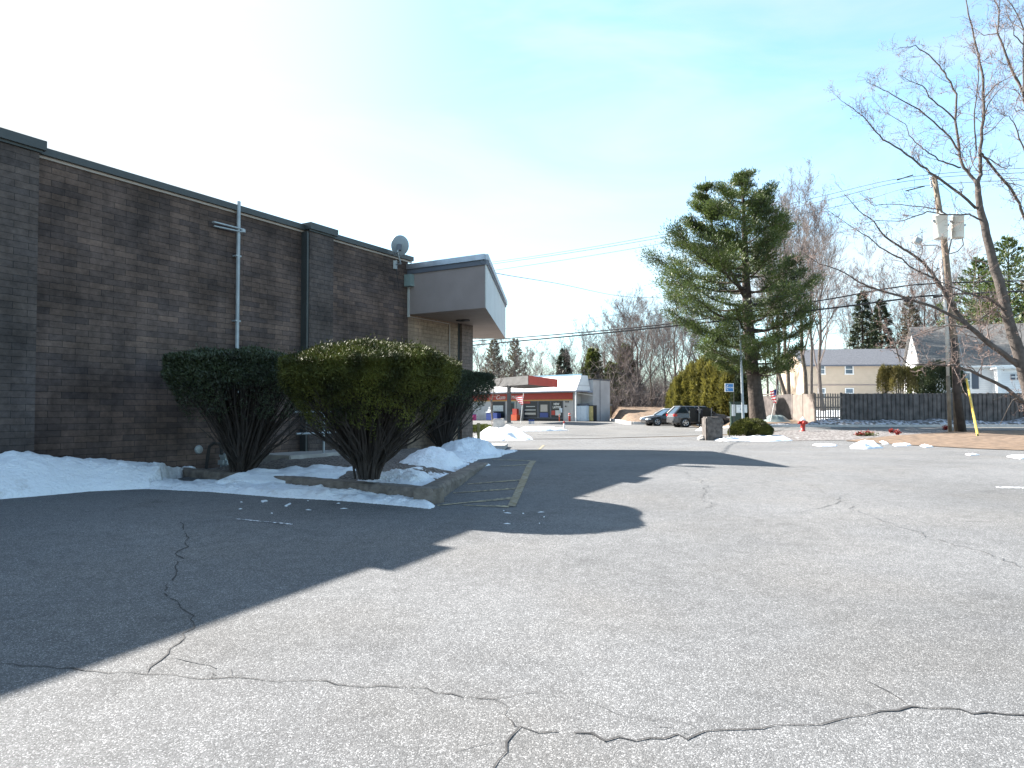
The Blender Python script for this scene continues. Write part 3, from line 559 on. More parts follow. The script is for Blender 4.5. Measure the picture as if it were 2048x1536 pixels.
# downpipe with its short arm
q = MB(); q.tube([(2.64, -.10, HW+.22), (2.64, -.10, HW+.05), (2.64, -.09, 2.3), (2.64, -.09, 1.0), (2.64, -.09, .75)], .036, 8)
for z in (1.6, 3.0, 4.3): q.box(2.58, 2.70, -.12, 0, z, z+.03)
bp(q, 'wall_pipe', 'galv')
q = MB(); q.tube([(2.06, -.08, 4.86), (2.06, -.13, 4.86), (2.75, -.13, 4.865)], .018, 6); q.tube([(2.1, -.07, 4.80), (2.72, -.14, 4.805)], .018, 6); q.lathe([(.05, -.03), (.05, .03)], 8, Matrix.Translation((2.72, -.13, 4.83))); bp(q, 'pipe_arm', 'galv')
# electrical box on canopy
tt = (Vector(lK)-Vector(lW)).normalized(); nn = Vector((tt.y, -tt.x)); o = Vector(lW)
def on_near(t0, t1, d0, d1): return [tuple(o+tt*a+nn*b) for a, b in ((t0, d0), (t1, d0), (t1, d1), (t0, d1))]
q = MB(); q.prism(on_near(.02, .25, .002, .16), 4.52, 4.83); q.prism(on_near(.05, .21, .16, .17), 4.55, 4.80); q.prism(on_near(.11, .14, .17, .19), 4.66, 4.70); bp(q, 'junction_box', 'boxg')
# satellite dish
dc = at(800, 491, 18.0); dth = thing('satellite_dish', 'grey satellite dish on a bent mast at the top of the brick wall', 'satellite dish', tuple(dc))
dn = Vector((.22, -.86, -.30)).normalized()
Md = Matrix.Translation(dc) @ dn.to_track_quat('Z', 'Y').to_matrix().to_4x4() @ Matrix.Diagonal((1., 1.14, 1, 1))
q = MB(); q.lathe([(.001, .045), (.09, .04), (.16, .022), (.222, -.004), (.228, -.012), (.222, -.014), (.16, .010), (.09, .028), (.001, .033)], 28, Md); q.build('reflector', MT['dish'], dth, True)
base = XF[bld.name] @ Vector((7.55, -.02, 5.03))
q = MB(); q.tube([base, base+Vector((.16, -.20, -.02)), dc+Vector((-.05, -.10, -.18)), dc+Vector((-.01, -.07, -.06))], [.02, .022, .022, .02], 8); q.box(base.x-.06, base.x+.04, base.y-.05, base.y+.03, base.z-.12, base.z+.1); q.build('mast', MT['galv'], dth)
q = MB(); q.bbox(dc.x-.06, dc.x+.05, dc.y-.11, dc.y-.03, dc.z-.14, dc.z+.02, .01); q.build('bracket', MT['flashd'], dth)
q = MB(); q.tube([dc+Vector((-.05, -.08, -.18)), dc+Vector((-.17, .12, -.20)), dc+Vector((-.26, .28, -.15))], .010, 5); e = dc+Vector((-.26, .28, -.15)); q.bbox(e.x-.03, e.x+.03, e.y-.05, e.y+.05, e.z-.03, e.z+.04, .008); q.build('feed_arm', MT['galv'], dth)
q = MB(); q.tube([base, base+Vector((.05, -.03, -.35)), base+Vector((.10, -.04, -.62))], .008, 5); q.build('cable', MT['blackm'], dth)
# gas meter
def wl(s, n, z): return XF[bld.name] @ Vector((s, n, z))
gm = wl(2.15, -.45, 0); gm.z = .1
gt = thing('gas_meter', 'dark grey gas meter with hooped pipe below the brick wall', 'gas meter', tuple(gm), ANG)
q = MB(); q.bbox(-.14, .16, -.12, .12, .06, .24, .05); q.bbox(-.11, .13, -.10, .10, .235, .32, .02); q.bbox(-.06, .08, -.14, -.08, .245, .315, .01); q.build('meter_body', MT['galv'], gt, local=True)
q = MB(); q.lathe([(.028, 0), (.028, .008)], 12, Matrix.Translation((.01, -.141, .28)) @ Matrix.Rotation(R(90), 4, 'X')); q.build('dial', MT['poster'], gt, local=True); q = MB(); q.box(-.03, .0, -.128, -.122, .11, .19); q.build('sticker', MT['poster'], gt, local=True)
q = MB(); q.tube([(-.12, 0, .30), (-.12, 0, .42), (-.15, 0, .50), (-.25, .05, .52), (-.30, .1, .46), (-.31, .15, .2), (-.31, .2, -.05)], .03, 8); q.tube([(.12, 0, .3), (.12, .05, .45), (.12, .42, .48)], .022, 8); q.tube([(.12, .05, .45), (-.0, .05, .45)], .025, 8); q.build('pipe', MT['plastic'], gt, local=True)
q = MB(); q.lathe([(.001, -.03), (.07, -.03), (.085, 0), (.07, .03), (.001, .035)], 14, Matrix.Translation((-.42, .25, .40)) @ Matrix.Rotation(R(90), 4, 'X')); q.build('regulator', MT['galv'], gt, local=True)
# stoop and railing
def plL(s, n, z): v = wl(s, n, 0); return (v.x, v.y, z)
st = thing('concrete_stoop', 'low concrete slab against the wall behind the yews', 'slab', plL(4.6, -.6, .1), ANG)
q = MB(); q.bbox(-1.45, .95, -.45, .58, -.1, .24, .02); q.build('slab', MT['concrete'], st, local=True)
rl = thing('pipe_railing', 'grey pipe railing standing on the slab behind the yews', 'railing', plL(4.6, -.6, .24), ANG)
for x in (-.45, .75):
    q = MB(); q.tube([(x, -.35, -.15), (x, -.35, .98)], .025, 8); q.build('post', MT['galv'], rl, local=True)
for z, x0 in ((.96, -1.35), (.52, -1.2)):
    q = MB(); q.tube([(x0, -.35, z), (.75, -.35, z)], .022, 8); q.build('rail', MT['galv'], rl, local=True)
# walkway slab at the building corner
sw = MB(); a = on_plane(1001, 898.4, .13); b = on_plane(1015.5, 886.7, .13)
sw.prism([(a.x, a.y), (b.x, b.y), (b.x-7, b.y+.4), (-4.2, 20.6), (-2.4, a.y+.1)], -.2, .13); structure(sw.build('sidewalk', MT['concrete']))
wp = on_plane(957, 902, .1); q = MB(); q.bbox(wp.x-.045, wp.x+.045, wp.y-.045, wp.y+.045, -.05, at(957, 846, wp.y).z, .008)
tag(q.build('wooden_post', MT['postw']), 'short weathered yellowish wooden post beside the corner yew', 'post')
# ------------------------------------------------------------------ planting bed
c0 = on_plane(867, 1011, gz(-1.1, 9.8)); KT = .055                      # top of kerb
c0 = gp(867, 1011); ce = gp(979, 930); zt0 = c0.z+.22
wallpt = wl(1.15, 0, 0)
def kerbrun(mb, A, B, w, z0, z1, side, segs, seed):
    r = random.Random(seed); d = Vector((B.x-A.x, B.y-A.y, 0)).normalized(); n = Vector((-d.y, d.x, 0))*side; P = []
    L = (Vector((B.x-A.x, B.y-A.y, 0))).length
    sec = [(0, -.3), (0, .75), (.08, .95), (.2, 1.0), (.9, 1.0), (1, .9), (1, -.3)]
    rows = []
    for i in range(segs+1):
        t = i/segs; p = A.lerp(B, t); zz0 = z0+(z1-z0)*t; g0 = gz(p.x, p.y)
        end = 0 if t < .93 or segs < 40 else (t-.93)/.07
        row = []
        for a_, b_ in sec:
            o_ = mnoise.noise(Vector((t*L*2.2+seed, a_*2, b_*3)))*.022+r.gauss(0, .004)
            hgt = (zz0-g0)*(1-.35*end*end)
            q_ = p+n*(a_*w+o_); row.append((q_.x, q_.y, g0+hgt*b_+(o_*.5 if b_ > .5 else 0)))
        rows.append(row)
    for i in range(segs):
        for k in range(len(sec)-1): mb.quad(rows[i][k], rows[i+1][k], rows[i+1][k+1], rows[i][k+1])
    mb.quad(*rows[0]); mb.quad(*rows[-1][::-1])
q = MB(); kerbrun(q, Vector((c0.x, c0.y, 0)), Vector((ce.x, ce.y, 0)), .27, c0.z+.22, .18, 1, 90, 2)
kb2 = q.build('planter_kerb', MT['kerb']); tag(kb2, 'rough brown concrete kerb running beside the yellow painted lines', 'kerb', 'kerbs round the planting bed')
q = MB(); kerbrun(q, Vector((c0.x-.01, c0.y+.012, 0)), Vector((wallpt.x, wallpt.y, 0)), .24, c0.z+.22, .2, -1, 90, 5)
tag(q.build('planter_kerb', MT['kerb']), 'rough brown concrete kerb half covered by snow running to the brick wall', 'kerb', 'kerbs round the planting bed')
bed = MB(); bedz = lambda x, y: min(.14, .005+.021*(y-9.8))
poly = [(c0.x-.12, c0.y+.12), (ce.x-.14, ce.y-.1), (-2.1, 20.2)]+[(wl(s, 0, 0).x, wl(s, 0, 0).y) for s in (9.5, 1.2)]
res = .12; xs = np.arange(-7, 0, res); ys_ = np.arange(9.6, 20.6, res)
def inside(p, poly):
    c = False; n = len(poly)
    for i in range(n):
        x1, y1 = poly[i][:2]; x2, y2 = poly[i-1][:2]
        if (y1 > p[1]) != (y2 > p[1]) and p[0] < (x2-x1)*(p[1]-y1)/(y2-y1)+x1: c = not c
    return c
def edist(p, poly):
    best = 1e9; n = len(poly)
    for i in range(n):
        x1, y1 = poly[i][:2]; x2, y2 = poly[(i+1) % n][:2]; dx, dy = x2-x1, y2-y1
        t = max(0, min(1, ((p[0]-x1)*dx+(p[1]-y1)*dy)/(dx*dx+dy*dy+1e-9))); best = min(best, math.hypot(p[0]-x1-t*dx, p[1]-y1-t*dy))
    return best
def field(poly, zf, res, out=-.06):
    """height field over a polygon; zf(x, y, distance to edge)"""
    xa, xb = min(p[0] for p in poly)-res, max(p[0] for p in poly)+res; ya, yb = min(p[1] for p in poly)-res, max(p[1] for p in poly)+res
    nx, ny = int((xb-xa)/res)+2, int((yb-ya)/res)+2; mb = MB(); idx = {}
    ins = {}
    for i in range(nx):
        for j in range(ny):
            p = (xa+i*res, ya+j*res); ins[i, j] = inside(p, poly)
    def vert(i, j):
        if (i, j) in idx: return idx[i, j]
        p = (xa+i*res, ya+j*res)
        if ins.get((i, j)): z = zf(p[0], p[1], edist(p, poly))
        else:
            z = gz(*p)+out
        mb.v.append((p[0], p[1], z)); idx[i, j] = len(mb.v)-1; return idx[i, j]
    for i in range(nx-1):
        for j in range(ny-1):
            if ins[i, j] or ins[i+1, j] or ins[i, j+1] or ins[i+1, j+1]:
                mb.f.append((vert(i, j), vert(i+1, j), vert(i+1, j+1), vert(i, j+1))); mb.m.append(0)
    return mb
def nz3(x, y, s, seed=0.): return mnoise.fractal(Vector((x*s, y*s, seed)), 1., 2., 4)
bm_ = field(poly, lambda x, y, e: bedz(x, y)+.16*sst(0, 1.0, e)+.03*nz3(x, y, 3, 1)+.012*nz3(x, y, 14, 2), .09, out=.0)
structure(bm_.build('planting_bed', MT['mulch'], smooth=False))
# ------------------------------------------------------------------ snow
def snowthing(poly, zf, res, label, m='snow', name='snow_pile', group='snow left round the lot'):
    o = field(poly, zf, res).build(name, MT[m], smooth=True)
    return tag(o, label, 'snow', group)
wf = [wl(s, -.02, 0) for s in (-6, -3, -1.5, -.2, 1.0, 1.9)]
fr = [gp(x, y) for x, y in ((300,979),(240,982),(180,985),(100,992),(0,1000),(-200,1022),(-700,1090))]
pol = [(v.x, v.y) for v in wf]+[(v.x, v.y) for v in fr]
def pile1(x, y, e):
    l = MI @ Vector((x, y, 0)); s = l.x; d = -l.y
    H = pl(s, (-4.5, -1.8, -1.2, -.6, -.1, .6, 1.3, 1.9), (.9, .66, .58, .42, .36, .24, .10, .05))
    fe = min(1, edist((x, y), [(v.x, v.y) for v in fr]+[(fr[-1].x-3, fr[-1].y-8), (fr[0].x+3, fr[0].y-4)])/max(.35, H*1.5))
    return gz(x, y)+.01+H*(fe**.75)*(1-.25*sst(0, .25, .25-d))+.06*nz3(x, y, 2.3, 3)*fe+.035*nz3(x, y, 8, 4)*fe+.018*abs(nz3(x, y, 17, 14))*fe
snowthing(pol, pile1, .045, 'large shaded snow bank piled against the brick wall at the left edge')
ft = [(282,979),(420,986),(560,997),(640,1001),(700,1005),(800,1014),(862,1020),(872,1015)]
bk = [(862,1004),(830,1000),(790,996),(700,986),(640,981),(560,975),(500,962),(470,966),(400,968),(330,965),(282,968)]
pol = [(gp(x, y).x, gp(x, y).y) for x, y in ft+bk]
snowthing(pol, lambda x, y, e: gz(x, y)+.012+min(.085, e*.6)*(.85+.6*nz3(x, y, 2.5, 5))+.022*nz3(x, y, 8, 6)*min(1, e*10), .03, 'long low snow strip along the front kerb of the planting bed')
pol = [(on_plane(x, y, .1).x, on_plane(x, y, .1).y) for x, y in ((430,966),(560,966),(640,966),(700,960),(745,951),(700,946),(640,948),(560,950),(480,957))]
snowthing(pol, lambda x, y, e: bedz(x, y)+.10+min(.10, e*.4)*(.9+.7*nz3(x, y, 2.2, 7)), .04, 'thin snow drift lying on the bed between two yew trunks')
pol = [(on_plane(x, y, .1).x, on_plane(x, y, .1).y) for x, y in ((620,972),(740,977),(843,980),(893,956),(938,932),(958,919),(1000,914),(1010,905),(960,900),(935,898),(900,903),(850,918),(800,935),(745,950),(700,962))]
bumps = [(on_plane(870, 938, .1), .95, .36), (on_plane(925, 912, .1), 1.0, .30), (on_plane(800, 968, .1), .8, .13), (on_plane(850, 965, .1), .6, .12), (on_plane(975, 912, .1), .6, .10)]
def pile2(x, y, e):
    h = .04*min(1, e*6)
    for c, r_, hh_ in bumps:
        d = math.hypot(x-c.x, y-c.y)/r_
        if d < 1: h += hh_*(1-d*d)**1.3
    return bedz(x, y)+.012+.12*sst(0, 1, e)+h*.85*min(1, e*3+.3)+.04*nz3(x, y, 2.6, 9)+.03*nz3(x, y, 9, 8)+.015*abs(nz3(x, y, 18, 28))
snowthing(pol, pile2, .04, 'bright snow mounds heaped on the bed beside the largest yew', 'snowd')
for k, (pts, h, lab) in enumerate([
    ([(947,874),(965,868),(985,865),(1010,861),(1030,862),(1050,868),(1068,880),(1040,881.5),(990,882),(950,883)], .42, 'snow pile in front of the concrete block left of the driveway'),
    ([(1700,893),(1725,886),(1755,889),(1768,897),(1735,899),(1700,898)], .16, 'widest snow patch on the lot below the leaf-covered verge'),
    ([(1625,891),(1640,888.5),(1675,891.5),(1672,893.5),(1640,893.5)], .04, 'flat snow patch on the lot left of the widest patch'),
    ([(1757,884.5),(1770,884),(1780,889),(1765,889)], .06, 'small snow lump at the edge of the leaf verge'),
    ([(1784,890),(1800,888),(1825,891),(1815,893),(1790,893)], .05, 'thin snow patch at the foot of the leaf verge'),
    ([(1838,892),(1850,890),(1868,895),(1850,896)], .04, 'narrow snow sliver below the middle of the leaf verge'),
    ([(1930,910),(1945,908.5),(1960,911),(1940,912)], .03, 'tiny snow scrap on the asphalt below the leaf verge'),
    ([(2012,914),(2060,913),(2100,918),(2040,919)], .04, 'snow scrap on the asphalt at the right edge'),
    ([(1418,880.5),(1470,878.5),(1495,875),(1530,872),(1572,876),(1588,882.5),(1540,883.5),(1450,883.5)], .10, 'snow strip on the kerb island around the low yew'),
    ([(1000,912),(1030,905),(1035,902.5),(1010,903),(985,908.5),(985,913)], .05, 'snow tongue next to the walkway slab corner'),
    ([(945,941),(975,929.5),(981,931.5),(962,937),(948,945)], .05, 'small snow scrap at the foot of the kerb by the lines'),
    ([(1040,859.5),(1080,857.5),(1120,860.5),(1138,861),(1100,862.4),(1030,862.8)], .18, 'low snow ridge on the island before the store'),
    ([(1390,862),(1400,858),(1412,856.5),(1414,862)], .30, 'snow heap behind the weathered concrete block'),
    ([(520,1004),(534,1002.5),(536,1004),(524,1007)], .012, 'small snow flake patch in the shaded asphalt'),
    ([(567,1014),(580,1007.5),(583,1009),(574,1015)], .012, 'second small snow flake patch in the shaded asphalt')]):
    pol = [(gp(x, y).x, gp(x, y).y) for x, y in pts]
    w_ = max(math.hypot(pol[i][0]-pol[0][0], pol[i][1]-pol[0][1]) for i in range(len(pol)))
    rs = max(.02, w_/46)
    snowthing(pol, lambda x, y, e, h=h, w_=w_, k=k: gz(x, y)+.02+min(1, e/(max(.05, h*1.6)))*h*(.8+.5*nz3(x, y, 2., 10+k))+.25*h*nz3(x, y, 6, 20+k)*min(1, e*4), rs, lab, name='snow_pile' if h > .12 else 'snow_patch')
q = MB(); rr = random.Random(5)   # loose snow crumbs
for i in range(14):
    p = gp(rr.uniform(990, 1110), rr.uniform(1022, 1052)) if i % 2 else gp(rr.uniform(480, 700), rr.uniform(1000, 1030))
    q.lathe([(.001, 0), (rr.uniform(.006, .02), .003), (.001, .012)], 5, Matrix.Translation((p.x, p.y, p.z+.012)) @ Matrix.Rotation(rr.random()*3, 4, 'Z') @ Matrix.Diagonal((3, 1, 1, 1)))
tag(q.build('snow_crumbs', MT['snow']), 'loose crumbs of snow scattered over the shaded asphalt', 'snow', kind='stuff')
# bank along the fence
pol = [(gp(x, y).x, gp(x, y).y) for x, y in ((1600,852.5),(1640,851.6),(1700,851.6),(1900,851.6),(2300,851.6),(2300,846.5),(1900,846.5),(1640,846.5),(1610,849))]
snowthing(pol, lambda x, y, e: gz(x, y)+.02+min(.30, e*.5)*(.8+.6*nz3(x, y, .8, 31))+.06*nz3(x, y, 3, 33), .28, 'long ploughed snow bank along the foot of the dark fence', 'snowgravel', 'snow_bank')
pol = [(gp(x, y).x, gp(x, y).y) for x, y in ((1470,854),(1520,852.8),(1600,852.6),(1640,851.8),(1630,849.5),(1560,849.5),(1500,850.5))]
snowthing(pol, lambda x, y, e: gz(x, y)+.02+min(.12, e*.3)*(.8+.6*nz3(x, y, 1.5, 35)), .2, 'broken snow ridge on the far kerb behind the red hydrant', 'snowgravel', 'snow_bank')
# ------------------------------------------------------------------ yews in the bed
def unit(v): return v/np.maximum(np.linalg.norm(v, axis=-1, keepdims=True), 1e-9)
def yew(base, R_, Hh, dome, label, nleaf, seed, lean=(0, 0), sx=1., low=.45, flat_=.14, leafm='yew', nst=120, leafl=.055, leafw=.016, stemr=.022):
    rng = np.random.default_rng(seed); r = random.Random(seed)
    t = thing('yew_bush', label, 'bush', tuple(base), 0, 'clipped yews along the brick wall')
    bx, by, bz = base
    def top(a, q):   # height of clipped top at angle a, relative radius q
        return Hh*(1-dome*q**2.2)*(1+.055*mnoise.noise(Vector((math.cos(a)*q*2.5+seed, math.sin(a)*q*2.5, 3))))
    def rad(a): return R_*(1+.10*mnoise.noise(Vector((math.cos(a)*1.3, math.sin(a)*1.3, seed*1.7))))
    sm = MB(); tips = []
    for i in range(nst):
        a = r.uniform(0, 2*math.pi); q = math.sqrt(r.uniform(.02, 1))*.97; rr_ = rad(a)*q
        tx, ty = bx+lean[0]+math.cos(a)*rr_*sx, by+lean[1]+math.sin(a)*rr_; tz = bz+top(a, q)-r.uniform(.04, .12)
        if q > .8 and r.random() < .45: tz = bz+Hh*r.uniform(.38, .85); 
        sx0 = bx+r.gauss(0, .05)+math.cos(a)*.05; sy0 = by+r.gauss(0, .05)+math.sin(a)*.05
        P = []; n = 8; k = r.uniform(1.15, 1.7); wob = r.uniform(.03, .09)
        for j in range(n+1):
            f = j/n; g_ = f**k
            P.append(Vector((sx0+(tx-sx0)*(.35*f+.65*g_)+wob*mnoise.noise(Vector((i*3.1, f*4, 0)))*f*2, sy0+(ty-sy0)*(.35*f+.65*g_)+wob*mnoise.noise(Vector((i*3.1, f*4, 9)))*f*2, bz-.03+(tz-bz)*(f**.95))))
        r0 = stemr*r.uniform(.55, 1.3); sm.tube(P, [r0*(1-.82*j/n) for j in range(n+1)], 5, False)
        for b_ in range(r.randint(3, 6)):      # side shoots
            j = r.randint(3, n-1); p = P[j]; d = (P[j+1]-P[j]).normalized(); o_ = Vector((r.gauss(0, .5), r.gauss(0, .5), r.uniform(.1, .6)))
            L = r.uniform(.15, .42); e = p+(d+o_).normalized()*L
            if math.hypot((e.x-bx-lean[0])/sx, e.y-by-lean[1]) < R_*1.02 and e.z < bz+Hh*.97:
                sm.tube([p, p.lerp(e, .5)+Vector((0, 0, .02)), e], [r0*.4, r0*.28, r0*.12], 3, False); tips.append(e)
    sm.build('branches', MT['stem'], t)
    # foliage: thick clipped shell on top and upper sides, thinning downwards
    m1 = int(nleaf*.62); a = rng.uniform(0, 2*np.pi, m1); q = np.sqrt(rng.uniform(0, 1, m1))
    ra = np.array([rad(x) for x in a]); tp = np.array([top(x, y) for x, y in zip(a, q)])
    dep = rng.exponential(.10, m1).clip(0, .45)
    x = bx+lean[0]+np.cos(a)*ra*q*sx; y = by+lean[1]+np.sin(a)*ra*q; z = bz+tp-dep
    m2 = nleaf-m1; a2 = rng.uniform(0, 2*np.pi, m2); ra2 = np.array([rad(v) for v in a2]); zz = 1-rng.exponential(.20, m2)
    ok = zz > (1-low*1.25)
    a2 = a2[ok]; ra2 = ra2[ok]; zz = zz[ok]; m2 = len(a2)
    prof = np.clip(.30+.70*((zz-.15)/.72).clip(0, 1)**.8, 0, 1); prof = np.where(zz > .86, 1-.15*((zz-.86)/.14)**2, prof)
    dep2 = rng.exponential(.08, m2).clip(0, .5)
    cl = np.array([mnoise.noise(Vector((math.cos(v)*3, math.sin(v)*3, w_*5+seed))) for v, w_ in zip(a2, zz)])
    keep = (cl+(zz-.62)*2.2+rng.uniform(-.3, .3, m2)) > -.15
    a2, ra2, zz, prof, dep2, cl = [v[keep] for v in (a2, ra2, zz, prof, dep2, cl)]
    rr2 = ra2*prof-dep2+.06*cl
    x2 = bx+lean[0]*zz+np.cos(a2)*rr2*sx; y2 = by+lean[1]*zz+np.sin(a2)*rr2; z2 = bz+Hh*(1-dome)*np.minimum(zz, .99)*1.0
    P = np.concatenate([np.stack([x, y, z], 1), np.stack([x2, y2, z2], 1)])
    Dr = np.concatenate([np.stack([np.cos(a)*q*.5, np.sin(a)*q*.5, np.ones(m1)], 1), np.stack([np.cos(a2), np.sin(a2), np.full(len(a2), .55)], 1)])
    NR = unit(Dr+np.array([0, 0, .0])); NR[:m1] = unit(np.stack([np.cos(a)*q*.35, np.sin(a)*q*.35, np.ones(m1)], 1))
    Dr = unit(unit(Dr)*.55+rng.normal(size=Dr.shape)*.6)
    st_ = rng.random(len(P)) < .02; P[st_] += unit(Dr[st_])*rng.uniform(.02, .10, (int(st_.sum()), 1))
    n = len(P); blades('foliage', P, Dr, rng.uniform(leafl*.7, leafl*1.3, n), rng.uniform(leafw*.7, leafw*1.3, n), MT[leafm], t, rng, nrm=NR, nj=.38)
    return t
bb2 = at(737, 953, 10.15)
yew(bb2, 1.27, 1.90, .15, 'largest clipped yew with sunlit top, at the corner of the planting bed', 210000, 11, lean=(.04, 0), nst=330, low=.62, leafl=.042, leafw=.013)
b1 = on_plane(487, 950, .13)
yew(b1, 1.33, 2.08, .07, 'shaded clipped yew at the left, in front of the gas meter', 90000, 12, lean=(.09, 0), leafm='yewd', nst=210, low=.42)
b3 = on_plane(886, 903, .12); b3.z = .1
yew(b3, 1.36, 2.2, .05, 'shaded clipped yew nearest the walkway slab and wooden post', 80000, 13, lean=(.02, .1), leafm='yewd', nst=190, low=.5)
# small shrubs
def lowshrub(base, R_, Hh, label, seed, n, ml='evg', group=None, ll=.07, name='low_shrub'):
    rng = np.random.default_rng(seed); r = random.Random(seed); t = thing(name, label, 'shrub', tuple(base), 0, group)
    sm = MB()
    for i in range(40):
        a = r.uniform(0, 6.28); q = r.uniform(.3, .9); e = Vector(base)+Vector((math.cos(a)*R_*q, math.sin(a)*R_*q*.8, Hh*r.uniform(.5, .85))); sm.tube([base, Vector(base).lerp(e, .5)+Vector((0, 0, -.03)), e], [.02, .014, .006], 4, False)
    sm.build('branches', MT['stem'], t)
    a = rng.uniform(0, 2*np.pi, n); ph = np.arccos(rng.uniform(-.25, 1, n)); rr_ = (1-rng.exponential(.10, n)).clip(.3, 1.03)*(1+.08*np.sin(a*3+seed)+.05*np.sin(ph*7+a*5))
    P = np.stack([base[0]+np.cos(a)*np.sin(ph)*R_*rr_, base[1]+np.sin(a)*np.sin(ph)*R_*.85*rr_, base[2]+Hh*.32+Hh*.68*np.cos(ph)*rr_], 1)
    D = unit(P-np.array([base[0], base[1], base[2]+Hh*.1]))+rng.normal(size=(n, 3))*.5
    blades('foliage', P, D, ll, ll*.35, MT[ml], t, rng); return t
lb = gp(1505, 876); lowshrub((lb.x, lb.y+.4, lb.z), .93, .82, 'low spreading yew on the kerb island left of the red hydrant', 3, 16000, 'yew', ll=.09)
p = gp(966, 866); lowshrub((p.x, p.y, p.z), .95, .45, 'low clipped green hedge left of the pale concrete block', 5, 9000, 'evg', ll=.1)
# ------------------------------------------------------------------ bare trees
def bare(seed, H, spread=.42, r0=.22, first=.25, levels=3, kids=(11, 7, 6), up=.55, lean=(0, 0), mt='bark', tw='twig', fork=False, crook=.07, mintw=.009):
    """trunk mesh and crown mesh in local coordinates"""
    r = random.Random(seed); T = MB(); B = MB()
    n = 9; P = []; ax = lean[0]; ay = lean[1]; x = y = 0
    for i in range(n+1):
        f = i/n; x += r.gauss(0, crook)*H*.03; y += r.gauss(0, crook)*H*.03
        P.append(Vector((x+ax*H*f, y+ay*H*f, H*.93*f)))
    rad = [r0*((1-i/n)**.8*.93+.05)*(1.35 if i == 0 else 1) for i in range(n+1)]
    cut = 5 if fork else 7
    T.tube(P[:cut+1], rad[:cut+1], 8, False); B.tube(P[cut:], rad[cut:], 6, False)
    def ptat(P, rad, f):
        k = f*(len(P)-1); i = min(int(k), len(P)-2); t = k-i
        return P[i].lerp(P[i+1], t), rad[i]*(1-t)+rad[i+1]*t, (P[i+1]-P[i]).normalized()
    def branch(p, d, L, rr_, lev):
        k = 5 if lev < 2 else 3; Q = [p]; dd = d.copy()
        for j in range(k):
            dd = (dd+Vector((r.gauss(0, .16), r.gauss(0, .16), r.gauss(0, .10)+.09))).normalized(); Q.append(Q[-1]+dd*L/k)
        ra = [max(mintw*.6, rr_*(1-.85*j/k)) for j in range(k+1)]
        B.tube(Q, ra, 5 if lev == 0 else 3, False)
        if lev < levels:
            nk = kids[min(lev+1, len(kids)-1)]
            for c in range(nk):
                f = r.uniform(.22, 1.) if lev == 0 else r.uniform(.1, 1.); q, qr, qd = ptat(Q, ra, f)
                side = Vector((r.gauss(0, 1), r.gauss(0, 1), r.gauss(0, .6)+.25)).normalized()
                nd = (qd*.95+side*.75).normalized(); branch(q, nd, L*r.uniform(.32, .62)*(1.05-.35*f), max(mintw, qr*.62), lev+1)
    for i in range(kids[0]):
        f = first+(1-first)*(i+.6*r.random())/kids[0]; f = min(f, .98); p, pr, pd = ptat(P, rad, f); a = i*2.4+r.uniform(-.5, .5)
        e = up+.35*f; d = Vector((math.cos(a), math.sin(a), e*1.4)).normalized()
        L = H*spread*(1.05-.62*((f-first)/(1-first)))*r.uniform(.75, 1.15); branch(p, d, L, pr*.55, 0)
    return T, B
def treeproto(seed, label, group, name='bare_tree', mt='bark', tw='twig', **k):
    T, B = bare(seed, mt=mt, tw=tw, **k); t = thing(name, label, 'tree', (0, 0, 0), 0, group)
    T.build('trunk', MT[mt], t, True, local=True); B.build('crown', MT[tw], t, False, local=True); return t
protos = {}
PH = 16.
pspec = [dict(seed=1, spread=.40, r0=.20, first=.3, kids=(14, 9, 7, 5), crook=.3, up=.9), dict(seed=2, spread=.48, r0=.24, first=.22, kids=(13, 9, 7, 5), crook=.45, up=.8, lean=(.10, 0)), dict(seed=3, spread=.34, r0=.14, first=.34, kids=(15, 8, 7, 5), tw='twigr', crook=.3, up=1.1),
         dict(seed=4, spread=.5, r0=.17, first=.12, kids=(15, 9, 7, 5), up=.7, tw='twigr', crook=.4), dict(seed=5, spread=.38, r0=.19, first=.42, kids=(13, 9, 7, 5), crook=.6, up=.9, lean=(-.08, .05))]
def bigtree(k, px, topy, Y, label, group, rz=None, sx=1., basez=None):
    X = (px-1024)/F*Y; z0 = gz(X, Y) if basez is None else basez; H = at(px, topy, Y).z-z0; s = H/PH*(.93 if group == gC else .92)
    rz = (px*.37) % 6.28 if rz is None else rz
    loc = (X, Y, z0-.1)
    if k not in protos:
        sp_ = dict(pspec[k]); protos[k] = treeproto(label=label, group=group, H=PH, mt='bark2' if k in (0, 4) else 'bark', **sp_); o = protos[k]; o.location = loc; o.rotation_euler = (0, 0, rz); o.scale = (s*sx, s*sx, s); return o
    return dup(protos[k], loc, rz, label, (s*sx, s*sx, s), group)
gA = 'bare trees behind the store'; gB = 'bare trees in the woods left of the pine'; gC = 'tall bare trees right of the pine'; gD = 'bare trees beyond the houses'
ordn = ['first', 'second', 'third', 'fourth', 'fifth', 'sixth', 'seventh', 'eighth', 'ninth', 'tenth', 'eleventh', 'twelfth', 'thirteenth', 'fourteenth', 'fifteenth', 'sixteenth', 'seventeenth', 'eighteenth']
for i, (k, px, ty, Y, sx) in enumerate([(3,950,690,98,1.1),(1,978,676,104,1.1),(0,1006,672,110,1.2),(3,1034,686,100,1.1),(2,1062,680,112,1.3),(3,1082,684,98,1.1),(1,1108,690,104,1.2),(0,1136,668,110,1.),(1,1158,640,96,.8)]):
    bigtree(k, px, ty, Y, 'bare tree behind the store, %s of the row from the left' % ordn[i], gA, sx=sx)
